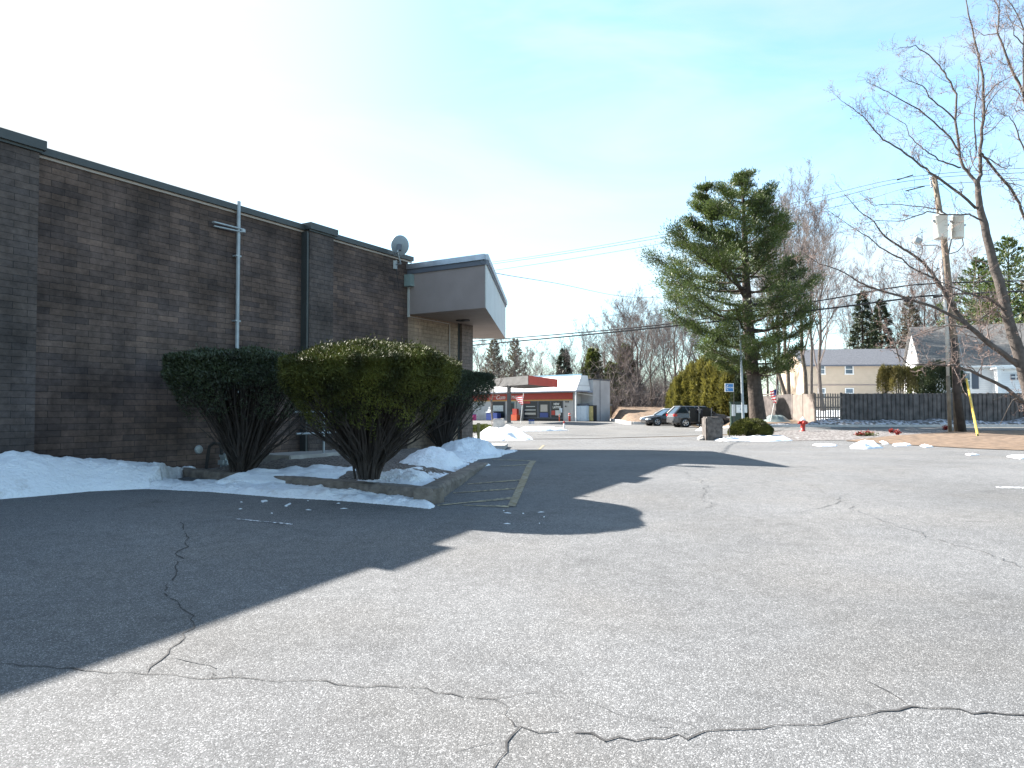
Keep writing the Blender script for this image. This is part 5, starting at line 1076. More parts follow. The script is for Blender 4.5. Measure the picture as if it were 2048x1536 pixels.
for i, (x, z) in enumerate(((-.2, 0), (.05, 0), (.28, 0), (-.05, .3))): q = MB(); q.lathe([(.10, z), (.11, z+.2), (.04, z+.27), (.04, z+.3)], 10, Matrix.Translation((x, 0, 0))); q.build('jug', MT['white'], v, True, local=True)
t = sthing('goods_display', 'orange-red rack of goods beside the store door', 'display rack', -8.75, -.8)
q = MB(); q.bbox(-.5, .5, -.3, .3, .05, .75, .03); q.build('bin', MT['orange'], t, local=True); q = MB(); q.bbox(-.35, .35, -.1, .28, .76, 1.45, .03); q.build('sign_panel', MT['red'], t, local=True)
t = sthing('merchandise_crate', 'pink crate standing outside the left end of the store', 'crate', -15., -1.4)
q = MB(); q.bbox(-.45, .45, -.3, .3, .02, .75, .03); q.build('crate', MT['pink'], t, local=True); q = MB(); q.bbox(-.47, .47, -.32, .32, .76, .82, .01); q.build('lid', MT['blues'], t, local=True)
# yard sign, ladder-like rack at side
v = gp(1063, 848); t = thing('yard_sign', 'small red white and blue sign on wire legs before the store', 'sign', tuple(v))
q = MB(); q.box(-.27, .27, -.01, .01, .25, .42); q.build('panel', MT['blue'], t, local=True); q = MB(); q.box(-.27, .27, -.01, .01, .0, .245); q.build('panel', MT['flagw'], t, local=True)
text('OPEN', .15, Matrix.Translation((0, -.013, .335)) @ FR, MT['white'], t, depth=.002) if False else None
for x in (-.2, .2): q = MB(); q.tube([(x, .02, -.05), (x, .02, .45)], .012, 5); q.build('leg', MT['galv'], t, local=True)
v = gp(1217, 842); t = thing('pallet_rack', 'tall yellowish frame leaning at the end of the stained wall', 'rack', tuple(v))
q = MB()
for x in (-.28, .28): q.tube([(x, 0, 0), (x, .1, 1.75)], .03, 6)
for z in (.4, .8, 1.2): q.tube([(-.28, .03, z), (.28, .03, z)], .02, 5)
q.build('frame', MT['ylcab'], t, local=True); q = MB(); q.bbox(-.42, .42, -.1, .3, 1.76, 1.95, .02); q.build('top_box', MT['concrete'], t, local=True)
# fuel canopy
A_ = Vector((1.49, 64)); B_ = Vector((4.55, 71.5)); C_ = Vector((-1.75, 70.)); D_ = B_+C_-A_
zz0 = at(1057, 769, 64).z; zz1 = at(1057, 751, 64).z
t = thing('fuel_canopy', 'fuel canopy with grey end and red fascia on a square column', 'canopy', (A_.x, A_.y, gz(A_.x, A_.y)))
q = MB(); q.prism([tuple(A_), tuple(B_), tuple(D_), tuple(C_)], zz0+.05, zz1-.03); q.build('deck', MT['canopyg'], t)
def wallstrip(mb, a, b, z0, z1, t_=.05):
    d = (b-a).normalized(); n = Vector((d.y, -d.x)); mb.prism([tuple(a+n*t_), tuple(b+n*t_), tuple(b), tuple(a)], z0, z1)
q = MB(); wallstrip(q, A_, B_, zz0, zz1); q.build('fascia', MT['redc'], t)['label'] = 'red fascia'
q = MB(); wallstrip(q, C_, A_, zz0, zz1); q.build('fascia', MT['canopyg'], t)['label'] = 'grey weathered fascia'
v = at(1018, 800, 67.5); q = MB(); q.bbox(v.x-.19, v.x+.19, 67.3, 67.7, 0, zz0+.05, .02); q.build('column', MT['canopyg'], t)
q = MB(); q.bbox(v.x-.35, v.x+.35, 67.1, 67.9, 0, .2, .03); q.build('column_base', MT['concrete'], t)
# flags
def flag(label, px, py0, py1, Y, tipx, cols, fx0, fx1, fy0, fy1, ft_=.0):
    a = at(px, py1, Y); b = at(tipx, py0, Y); t = thing('flag', label, 'flag', tuple(a)); q = MB(); q.tube([a, b], .018, 6); q.build('pole', MT['white'], t)
    n = 9; h = MB(); h.mi = 0
    for i in range(n):
        for j in range(6):
            def P(ii, jj):
                u = jj/6; y0_ = fy0+(fy1-fy0)*ii/n; hang = (fy1-fy0)*.16*u*(1-ii/n); wd = (fx1-fx0)*(1-ft_*(ii/n)**1.5)
                p = at(fx0+wd*u, y0_+hang, Y); return (p.x, p.y+.12*math.sin(u*7+ii*.3), p.z)
            h.mi = 2 if (cols and i < 4 and j < 3) else i % 2
            h.quad(P(i, j), P(i, j+1), P(i+1, j+1), P(i+1, j))
    h.build('cloth', [MT['flagr'], MT['flagw'], MT['flagb']], t)
flag('striped flag hanging on a thin pole before the store', 1041, 786, 847, 56, 1047, False, 1046, 1030, 791, 809, .75)
flag('faded striped flag on a leaning pole right of the pine trunk', 1541, 770, 842, 47, 1556, True, 1553, 1541, 778, 806, .5)
# ------------------------------------------------------------------ leaf mound, kerb and rocks across the road
pol = [(10.6, 64.8), (15.6, 64.8), (23, 86), (11.9, 87)]
structure(field(pol, lambda x, y, e: gz(x, y)+.02+min(1, e/.9)*(.15+1.45*max(0, (y-65))/20)+.05*nz3(x, y, .8, 41), .45).build('leaf_mound', MT['leaf'], smooth=True))
q = MB(); kp = [(11.8, 84), (11.0, 74), (10.5, 66), (11.0, 64.6), (15, 64.4)]
for i in range(len(kp)-1):
    a, b = Vector(kp[i]), Vector(kp[i+1]); d = (b-a).normalized(); n = Vector((-d.y, d.x))*.22; q.prism([tuple(a-n), tuple(b-n), tuple(b+n), tuple(a+n)], -.1, gz(a.x, a.y)+.26)
structure(q.build('driveway_kerb', MT['kerbw']))
def rock(px, py, Y, w_, h_, label, seed, m_='concrete', z=None, name='boulder', group='stones across the road'):
    import bmesh
    X = (px-1024)/F*Y; z0 = gz(X, Y) if z is None else z; bm = bmesh.new(); bmesh.ops.create_icosphere(bm, subdivisions=3, radius=1)
    for v in bm.verts:
        n_ = 1+.28*mnoise.noise(v.co*1.4+Vector((seed, 0, 0)))+.08*mnoise.noise(v.co*5); v.co = Vector((v.co.x*w_/2*n_, v.co.y*w_*.4*n_, v.co.z*h_*.62*n_+h_*.35))
    q = MB(); q.add_bm(bm); q.v = [(x+X, y+Y, z_+z0) for x, y, z_ in q.v]; return tag(q.build(name, MT[m_]), label, 'rock', group)
rock(1404, 875, 30.2, .42, .22, 'rounded pale stone at the foot of the weathered concrete block', 1, group=None)
for i, (px, Y, w_, h_) in enumerate(((1402, 60, .9, .55), (1418, 58.5, .8, .6), (1432, 58, 1.0, .75), (1446, 57, .7, .45), (1455, 56, .5, .35))):
    rock(px, 0, Y, w_, h_, 'pale stone between the cars and the phone booth, %s from the left' % ordn[i], 3+i)
v = at(1345, 818, 67); q = MB(); q.bbox(v.x, v.x+2.6, 66.8, 67.3, 0, at(1350, 810, 67).z, .05); tag(q.build('retaining_wall', MT['concrete']), 'low pale concrete wall behind the parked cars below the hedge', 'wall')
# ------------------------------------------------------------------ blocks, hydrant, small things
def block(label, px0, px1, pt, pb, Y, dep, name='concrete_block'):
    a = at(px0, pt, Y); b = at(px1, pt, Y); z0 = gz(a.x, Y)
    import bmesh
    bm = bmesh.new(); bmesh.ops.create_cube(bm, size=1)
    for v_ in bm.verts: v_.co = Vector(((a.x+b.x)/2+v_.co.x*(b.x-a.x), Y+dep/2+v_.co.y*dep, (a.z+z0-.1)/2+v_.co.z*(a.z-z0+.1)))
    bmesh.ops.bevel(bm, geom=bm.edges[:], offset=.05, segments=2, affect='EDGES'); bmesh.ops.subdivide_edges(bm, edges=bm.edges[:], cuts=5, use_grid_fill=True)
    for v_ in bm.verts: v_.co += Vector((1, 1, 1))*.02*mnoise.noise(v_.co*5)+Vector((.02, .02, .01))*mnoise.noise(v_.co*14)
    q = MB(); q.add_bm(bm); return tag(q.build(name, MT['concd' if px0 > 1200 else 'concrete']), label, 'concrete block', None)
block('weathered dark concrete block on the kerb island left of the low yew', 1412, 1446, 834, 880, 29.8, .72)
block('pale concrete block behind the snow pile left of the driveway', 985, 1009, 838, 869, 37.4, .9)
# stub post
v = gp(1459, 877); q = MB(); q.tube([(v.x, v.y, v.z-.1), (v.x+.01, v.y, v.z+.68)], .022, 6); tag(q.build('stub_post', MT['stem']), 'thin rusty stub post between the concrete block and the low yew', 'post')
hp = gp(1606, 863); t = thing('fire_hydrant', 'red fire hydrant with a pale bonnet on the gravel verge', 'hydrant', tuple(hp)); H_ = at(1606, 833.5, hp.y).z-hp.z; k = H_/.8
q = MB(); q.lathe([(.17*k, -.05), (.17*k, .04*k), (.115*k, .05*k), (.11*k, .34*k), (.125*k, .36*k), (.125*k, .40*k), (.11*k, .42*k), (.12*k, .54*k), (.16*k, .55*k), (.16*k, .59*k)], 16); q.build('barrel', MT['redh'], t, True, local=True)
q = MB(); q.lathe([(.15*k, .591*k), (.13*k, .66*k), (.07*k, .72*k), (.035*k, .735*k), (.035*k, .80*k), (.01, .80*k)], 16); q.build('bonnet', MT['white'], t, True, local=True)
for s_ in (-1, 1): q = MB(); q.lathe([(.06*k, .09*k), (.06*k, .18*k), (.08*k, .185*k), (.08*k, .24*k), (.03*k, .27*k)], 10, Matrix.Translation((0, 0, .48*k)) @ Matrix.Rotation(R(90*s_), 4, 'Y')); q.build('side_outlet', MT['redh'], t, True, local=True)
q = MB(); q.lathe([(.08*k, .09*k), (.08*k, .17*k), (.10*k, .175*k), (.10*k, .23*k), (.03*k, .26*k)], 12, Matrix.Translation((0, 0, .47*k)) @ Matrix.Rotation(R(90), 4, 'X')); q.build('front_outlet', MT['redh'], t, True, local=True)
def flowers(px, py, label, w_, seed, green=False):
    v = gp(px, py); r = random.Random(seed); t = thing('red_flowers', label, 'flowers', tuple(v), 0, 'red artificial flowers on the verge'); rg = np.random.default_rng(seed)
    n = 90; P = np.array(v)+rg.normal(size=(n, 3))*np.array([w_*.4, w_*.3, .05])+np.array([0, 0, .12]); blades('petals', P, rg.normal(size=(n, 3))+np.array([0, 0, .6]), .10, .07, MT['redflower'], t, rg)
    if green: P = np.array(v)+rg.normal(size=(200, 3))*np.array([w_*.9, w_*.3, .03])+np.array([w_*1.3, 0, .08]); blades('leaves', P, rg.normal(size=(200, 3)), .14, .04, MT['evg'], t, rg)
flowers(1719, 873, 'red flowers with green sprigs, the leftmost bunch on the verge', .26, 1, True); flowers(1737, 872, 'red flowers just right of the leftmost bunch', .24, 2); flowers(1783, 867.5, 'small red flowers in the middle of the verge, the upper bunch', .14, 3); flowers(1795, 871, 'small red flowers in the middle of the verge, the lower bunch', .14, 4); flowers(1891, 860.5, 'small red flowers next to the utility pole base', .14, 5)
# phone booth, sign and lamp post
bo = at(1475, 852, 45); bz0 = gz(bo.x, bo.y); t = thing('phone_booth', 'dark green booth with white posters under the pine', 'phone booth', (bo.x, bo.y, bz0), R(-12))
zt_ = at(1475, 806, 45).z-bz0; q = MB(); q.bbox(-.42, .42, -.35, .35, .0, zt_, .02); q.build('cabinet', MT['greencab'], t, local=True)
q = MB(); q.bbox(-.47, .47, -.4, .4, zt_+.002, zt_+.08, .02); q.build('roof', MT['greencab'], t, local=True)
q = MB(); q.box(-.38, -.16, -.375, -.352, zt_-.82, zt_-.10); q.build('poster', MT['white'], t, local=True)
q = MB(); q.box(-.10, .55, -.385, -.354, zt_-.62, zt_-.12); q.build('notice_panel', MT['white'], t, local=True)
q = MB(); c_ = Vector((.2, -.39, zt_-.37)); q.prism([(c_.x-.09, -.391), (c_.x+.09, -.391), (c_.x+.09, -.387), (c_.x-.09, -.387)], c_.z-.07, c_.z-.05)
for s_ in (-1, 1): q.tube([(c_.x+s_*.08, -.39, c_.z-.05), (c_.x, -.39, c_.z+.07)], .012, 4)
q.build('emblem', MT['flashd'], t, local=True)
for zz_ in (.18, .50, .56):
    q = MB(); q.box(-.04, .46, -.389, -.3855, zt_-.62+zz_-.14, zt_-.62+zz_-.125); q.build('print_line', MT['galv'], t, local=True)
sx_ = at(1468, 808, 44.5); t = thing('phone_sign', 'blue square sign with a white telephone handset on a thin black post', 'sign', (sx_.x, 44.5, gz(sx_.x, 44.5)))
q = MB(); q.tube([(sx_.x, 44.5, gz(sx_.x, 44.5)), (sx_.x, 44.5, at(1468, 766, 44.5).z)], .02, 6); q.build('post', MT['blackm'], t)
a = at(1450, 783.5, 44.45); b = at(1467, 767, 44.45); q = MB(); q.box(a.x-.005, b.x+.005, 44.44, 44.47, a.z-.005, b.z+.005); q.build('border', MT['white'], t); q = MB(); q.box(a.x+.03, b.x-.03, 44.43, 44.439, a.z+.03, b.z-.03); q.build('panel', MT['blues'], t)
q = MB(); w_ = b.x-a.x; h_ = b.z-a.z; P = [(a.x+w_*.34, 44.42, a.z+h_*.80), (a.x+w_*.22, 44.42, a.z+h_*.72), (a.x+w_*.19, 44.42, a.z+h_*.5), (a.x+w_*.22, 44.42, a.z+h_*.28), (a.x+w_*.34, 44.42, a.z+h_*.20)]; q.tube(P, [.032, .02, .018, .02, .032], 6); q.build('handset_mark', MT['white'], t)
text('PHONE', .13, Matrix.Translation((.05+(a.x+w_*.62)-sx_.x-.05, -.075, (a.z+h_*.5)-gz(sx_.x, 44.5))) @ FR, MT['white'], t, depth=.002, bold=.002)
lp0 = at(1487, 845, 44); lp1 = at(1479, 640, 44); q = MB(); q.tube([(lp0.x, 44, gz(lp0.x, 44)-.1), lp0.lerp(lp1, .5), lp1], [.09, .075, .05], 10); t = tag(q.build('metal_pole', MT['galv']), 'slightly leaning grey-green metal pole in front of the phone booth', 'pole')
# brush-covered low heap under plastic sheet by the fence
def heap():
    a = at(1528, 842, 47.5); b = at(1588, 842, 47.5); cx = (a.x+b.x)/2; hx = (b.x-a.x)/2
    pol = [(cx+hx*math.cos(i*.3927), 47.9+.8*math.sin(i*.3927)) for i in range(16)]
    o = field(pol, lambda x, y, e: gz(x, y)+min(.5, e*1.2)*(.75+.4*nz3(x, y, 1.5, 51)), .09).build('covered_heap', MT['tarp'], smooth=True); tag(o, 'low heap under a grey-blue plastic sheet right of the pine trunk', 'heap')
heap()
# ------------------------------------------------------------------ utility pole and wires
pb_ = gp(1918, 864); UY = pb_.y; t = thing('utility_pole', 'leaning wooden utility pole with two transformers and a floodlight', 'utility pole', tuple(pb_))
q = MB(); q.tube([pb_-Vector((0, 0, .3)), at(1910, 700, UY), at(1900, 600, UY), at(1888, 480, UY), at(1868, 352, UY)], [.23, .19, .18, .16, .13], 12); q.build('shaft', MT['polewood'], t, True)
q = MB(); q.tube([pb_+Vector((.10, -.15, -.3)), at(1914, 780, UY-.2), at(1912, 730, UY-.2), at(1908, 676, UY-.2)], [.22, .19, .17, .13], 10); q.build('stub', MT['poledark'], t, True)
q = MB(); q.tube([at(1900, 864, UY-.25), at(1896, 752, UY-.25)], .10, 8); q.build('riser_base', MT['polewood'], t, True)
q = MB(); q.tube([at(1896, 752, UY-.28), at(1893, 640, UY-.25), at(1882, 520, UY-.22)], .085, 8); q.build('riser_pipe', MT['conduit'], t, True)
def transformer(px0, px1, py0, py1, dy):
    a = at((px0+px1)/2, py1, UY+dy); b = at((px0+px1)/2, py0, UY+dy); r_ = (px1-px0)/2*UY/F; h = b.z-a.z; M = Matrix.Translation((a.x, a.y, a.z)) @ Matrix.Shear('XZ', 4, (0, 0)) 
    q = MB(); q.lathe([(r_*.86, 0), (r_*.95, .02), (r_, .06), (r_, h*.90), (r_*1.05, h*.905), (r_*1.05, h*.95), (r_*.9, h), (r_*.2, h+.05)], 20, M); o = q.build('transformer', MT['whiteM'], t, True)
    q = MB(); q.lathe([(.04, h+.04), (.06, h+.09), (.035, h+.14), (.055, h+.18), (.02, h+.24)], 8, M); q.build('bushing', MT['galv'], o)
    q = MB(); q.box(a.x+r_*.98, a.x+r_+.12, a.y-.05, a.y+.05, a.z+h*.55, a.z+h*.62); q.box(a.x-r_-.1, a.x-r_*.98, a.y-.05, a.y+.05, a.z+h*.7, a.z+h*.78); q.build('bracket', MT['galv'], o)
transformer(1869, 1894, 429, 478, -.45); transformer(1904, 1927, 431, 477, -.1)
q = MB(); q.tube([at(1892, 470, UY), at(1905, 440, UY), at(1905, 470, UY)], .03, 6); q.tube([at(1882, 495, UY-.2), at(1872, 490, UY-.3), at(1845, 491, UY-.4), at(1838, 489, UY-.4)], .03, 6); q.build('lamp_arm', MT['galv'], t)
fl_ = at(1835, 482, UY-.4); q = MB(); q.bbox(-.22, .22, -.12, .12, -.18, .18, .04, Matrix.Translation(fl_) @ Matrix.Rotation(R(25), 4, 'Y')); q.build('floodlight', MT['whiteM'], t); q = MB(); q.box(-.17, .17, -.128, -.121, -.13, .13, Matrix.Translation(fl_) @ Matrix.Rotation(R(25), 4, 'Y')); q.build('lamp_glass', MT['galv'], t)
q = MB(); q.tube([at(1925, 477, UY), at(1927, 490, UY), at(1915, 503, UY), at(1898, 508, UY)], .025, 5); q.tube([at(1903, 478, UY), at(1900, 492, UY), at(1896, 515, UY)], .035, 5); q.tube([at(1890, 500, UY-.2), at(1896, 610, UY-.25), at(1902, 700, UY-.3)], .018, 5); q.tube([at(1869, 365, UY), at(1870, 400, UY), at(1866, 425, UY), at(1880, 430, UY-.4)], .012, 4); q.tube([at(1912, 425, UY), at(1905, 400, UY), at(1902, 385, UY), at(1872, 360, UY)], .012, 4); q.build('cables', MT['blackm'], t)
q = MB()
for y_, x_ in ((357, 1861), (365, 1862), (372, 1863)): c_ = at(x_, y_, UY-.15); q.lathe([(.03, -.1), (.07, -.06), (.04, 0), (.07, .04), (.03, .1)], 8, Matrix.Translation(c_))
q.build('insulator', MT['galv'], t)
t = thing('guy_wire', 'guy wire with a yellow guard leaning against the utility pole', 'guy wire', tuple(gp(1956, 873))); ga = gp(1956, 873); gb = at(1933, 758, UY-.5)
q = MB(); q.tube([ga, ga.lerp(gb, .5), gb], .055, 8); q.build('guard', MT['guard'], t); q = MB(); q.tube([gb, at(1903, 610, UY)], .022, 5); q.build('wire', MT['galv'], t); q = MB(); q.tube([ga-Vector((0, 0, .3)), ga+Vector((-.02, 0, .12))], .04, 6); q.build('anchor', MT['blackm'], t)
def wire(pts, rad, label, m_='wire', group='overhead wires'):
    """pts: (px, py, Y) control points joined by a smooth sagging curve"""
    W = [at(*p) for p in pts]; P = []
    n = len(W)
    for i in range(n-1):
        p0 = W[max(i-1, 0)]; p1 = W[i]; p2 = W[i+1]; p3 = W[min(i+2, n-1)]
        for k_ in range(10):
            u = k_/10; P.append(.5*((2*p1)+(p2-p0)*u+(2*p0-5*p1+4*p2-p3)*u*u+(3*p1-p0-3*p2+p3)*u**3))
    P.append(W[-1]); q = MB(); q.tube(P, rad, 5); return tag(q.build('overhead_wire', MT[m_]), label, 'wire', group)
U = UY
wire([(700,552,62),(985,524,55),(1340,466,48),(1640,393,42),(1862,349,U),(2300,325,36)], .016, 'uppermost power line running left from the pole top', 'wirel')
wire([(700,560,62),(985,528,55),(1340,472,48),(1645,402,42),(1863,356,U),(2300,338,36)], .016, 'second power line from the top running left past the pine', 'wirel')
wire([(700,575,62),(985,541,55),(1340,484,48),(1700,407,42),(1864,370,U),(2300,352,36)], .016, 'third power line from the top running left past the pine', 'wirel')
wire([(1794,360,U+1),(1826,350,U+.5)], .035, 'black sleeve on the uppermost power line', group='line sleeves'); wire([(1811,382,U+1),(1850,372,U+.5)], .035, 'black sleeve on the third power line', group='line sleeves')
wire([(900,520,22),(996,547,33),(1120,568,45),(1240,592,60),(1330,596,70)], .018, 'service cable dropping from the canopy corner towards the woods', 'wirel')
wire([(800,697,62),(941,683,57),(1300,652,49),(1635,602,43),(1770,578,40),(1893,566,U),(2300,556,36)], .04, 'upper thick cable crossing in front of the pine')
wire([(800,703,62),(941,691,57),(1300,657,49),(1640,619,43),(1790,600,40),(1900,589,U),(2300,572,36)], .05, 'lower thick cable crossing in front of the pine')
wire([(900,664,57),(1010,657,55),(1300,622,49),(1600,588,43),(1895,556,U),(2300,545,36)], .012, 'thin wire just above the two thick cables', 'wirel')
wire([(1810,602,39.5),(1826,599,39)], .1, 'black splice case on the lower thick cable', group='splice cases'); wire([(1868,594,38.5),(1884,591,38)], .08, 'small splice case beside the pole', group='splice cases')
wire([(1500,560+90,46),(1650,637,50),(1760,612,54),(1893,575,U)], .014, 'thin service wire dropping left from the pole behind the bare tree', 'wirel')
# ------------------------------------------------------------------ fence
def fence(segs):
    t = thing('wooden_fence', 'long wooden board fence, pale at its left end and dark beyond', 'fence', (30, 46, 1))
    for (xa, Ya, xb, Yb, m_, step, wd, style) in segs:
        a = Vector(((xa-1024)/F*Ya, Ya)); b = Vector(((xb-1024)/F*Yb, Yb)); L = (b-a).length; d = (b-a)/L; n = Vector((-d.y, d.x)); k_ = int(L/2.4)+1
        for s_ in range(k_):
            q = MB(); s0 = s_*L/k_; s1 = (s_+1)*L/k_; x = s0; i = 0
            while x < s1-.02:
                p = a+d*x; e = a+d*min(x+wd, s1); off = (.03 if (i % 2 and style == 'shadow') else -.02); z0 = gz(p.x, p.y)-.02; zt_ = 2.40+random.uniform(-.012, .012)+ .05*sst(0, 20, s0)
                q.prism([(p.x+n.x*off, p.y+n.y*off), (e.x+n.x*off, e.y+n.y*off), (e.x+n.x*(off+.02), e.y+n.y*(off+.02)), (p.x+n.x*(off+.02), p.y+n.y*(off+.02))], z0, zt_); x += step; i += 1
            for zr in (.35, 1.0, 1.65):
                p = a+d*s0; e = a+d*s1; z_ = gz(p.x, p.y)+zr; q.prism([(p.x+n.x*.002, p.y+n.y*.002), (e.x, e.y), (e.x+n.x*.045, e.y+n.y*.045), (p.x+n.x*.045, p.y+n.y*.045)], z_, z_+.09)
            q.build('panel', MT[m_], t); p = a+d*s0; q = MB(); q.box(p.x-.05, p.x+.05, p.y+.06, p.y+.16, gz(p.x, p.y)-.1, 2.46); q.build('post', MT[m_], t)
fence([(1497, 55, 1586, 49.5, 'fenced', .15, .14, 'solid'), (1586, 49.5, 1630, 46.3, 'fencel', .148, .144, 'solid'), (1630, 46.3, 1684, 46, 'fencel', .15, .09, 'open'), (1684, 46, 2420, 46, 'fenced', .14, .19, 'shadow')])
# ------------------------------------------------------------------ houses
def house(name, label, loc, ang, L, Dp, eave, ridge, wallm, roofm, gable=False, over=.35, ph=0):
    t = thing(name, label, 'house', loc, ang); q = MB(); q.box(0, L, 0, Dp, -.5, eave); q.prism([(0, 0), (0, Dp), (.01, Dp), (.01, 0)], eave, eave+.001)
    h2 = Dp/2
    for x in (0, L): q.quad((x, 0, eave), (x, Dp, eave), (x, h2, ridge-.05))
    q.build('wall', MT[wallm], t, local=True); r_ = MB(); sl = (ridge-eave)/h2; T_ = .12; o = over
    for s_ in (0, 1):
        y0 = -o if s_ == 0 else Dp+o; ze = eave-sl*o
        P = [(-o, y0, ze), (L+o, y0, ze), (L+o, h2, ridge), (-o, h2, ridge)]; Q_ = [(x, y, z-T_) for x, y, z in P]
        r_.quad(*P); r_.quad(*Q_[::-1])
        for i in range(4): r_.quad(P[i], Q_[i], Q_[(i+1) % 4], P[(i+1) % 4])
    r_.build('roof', MT[roofm], t, local=True)
    q = MB(); q.box(-o, L+o, -o-.08, -o, eave-sl*o-.14, eave-sl*o+.01); q.build('gutter', MT['white' if wallm == 'wsiding' else 'flashd'], t, local=True); return t
def hwin(t, x0, x1, z0, z1, face='front', fm='white', shutters=False, gm='winglass'):
    f = MB(); w_ = .09
    def bx(mb, a, b, c_, d_, e0, e1):
        if face == 'front': mb.box(a, b, -e1, -e0, c_, d_)
        else: mb.box(-e1, -e0, a, b, c_, d_)
    bx(f, x0, x1, z1-w_, z1, .002, .07); bx(f, x0-.03, x1+.03, z0-.02, z0+w_, .002, .09); bx(f, x0, x0+w_, z0+w_, z1-w_, .002, .07); bx(f, x1-w_, x1, z0+w_, z1-w_, .002, .07); bx(f, x0+w_, x1-w_, (z0+z1)/2-.03, (z0+z1)/2+.03, .002, .06)
    fo = f.build('window', MT[fm], t, local=True); g_ = MB(); bx(g_, x0+w_, x1-w_, z0+w_, z1-w_, .001, .03); g_.build('pane', MT[gm], fo, local=True)
    if shutters:
        for s_ in shutters: f = MB(); bx(f, *( (x0-.42, x0-.04) if s_ < 0 else (x1+.04, x1+.5) ), z0, z1, .002, .05); f.build('shutter', MT['shutter'], t, local=True)
bl = at(1612, 790, 72); bx_ = thing; bz = 1.15
eh = at(1700, 726, 71).z-bz; rh = at(1700, 697, 75).z-bz
th = house('beige_house', 'two-storey beige house with grey roof behind the fence gate', (bl.x, 72, bz), R(-4), 17.5, 8, eh, rh, 'beige', 'shingle')
def hx(px, t, Y=71.): 
    o = XF[t.name]; d = o.to_3x3() @ Vector((1, 0, 0)); l = o.translation; u = (px-1024)/F; return (u*l.y-l.x)/(d.x-u*d.y)
kz = lambda py, px, t: at(px, py, XF[t.name].translation.y+(XF[t.name].to_3x3() @ Vector((1, 0, 0))).y*hx(px, t)).z-XF[t.name].translation.z
for (a, b, c_, d_) in ((1635.5,1651,728,749),(1690,1707.5,728,749),(1770,1786,729,747),(1635.5,1651,776,797),(1690,1707.5,776,797)):
    hwin(th, hx(a, th), hx(b, th), kz(d_, a, th), kz(c_, a, th))
q = MB(); q.box(0.02, 17.4, -.05, -.002, kz(771, 1700, th), kz(769, 1700, th)); q.build('belt_trim', MT['stucco'], th, local=True)
q = MB(); q.box(6, 6.7, 3.6, 4.2, rh-.4, rh+.9); q.build('chimney', MT['pierbrick'], th, local=True) if False else None
wl_ = at(1847, 790, 56); wz = 1.0; ea = at(1850, 729, 56).z-wz; ri = at(1824, 654, 59.7).z-wz
tw_ = house('white_house', 'white one-and-a-half-storey house with big grey roof right of the spruces', (wl_.x, 56, wz), math.atan2(-.33, .945), 15, 7.9, ea, ri, 'wsiding', 'shingle2', over=.22)
hwin(tw_, 3.55, 4.35, ea+.95-.0, ea+2.1, face='side')
hwin(tw_, hx(1925, tw_), hx(1943, tw_), kz(778, 1930, tw_), kz(744, 1930, tw_), shutters=(-1, 1))
q = MB(); gx0 = hx(1985, tw_); q.box(gx0, gx0+4.5, -1.6, -.002, -.5, ea-.55); q.build('bay', MT['wsiding'], tw_, local=True)
q = MB(); q.prism([(gx0-.2, -1.85), (gx0+4.7, -1.85), (gx0+4.7, -.01), (gx0-.2, -.01)], ea-.54, ea-.38); q.box(gx0-.12, gx0+.12, -1.78, -1.602, -.3, ea-.56); q.build('bay_trim', MT['white'], tw_, local=True)
hwb = [gx0+.75, gx0+1.4]; q = MB(); q.box(hwb[0], hwb[1], -1.66, -1.602, ea-1.35, ea-.95); o_ = q.build('bay_window', MT['shutter'], tw_, local=True)
q = MB(); q.box((hwb[0]+hwb[1])/2-.03, (hwb[0]+hwb[1])/2+.03, -1.69, -1.661, ea-1.35, ea-.95); q.box(hwb[0], hwb[1], -1.69, -1.661, ea-1.18, ea-1.12); q.build('muntin', MT['white'], o_, local=True)
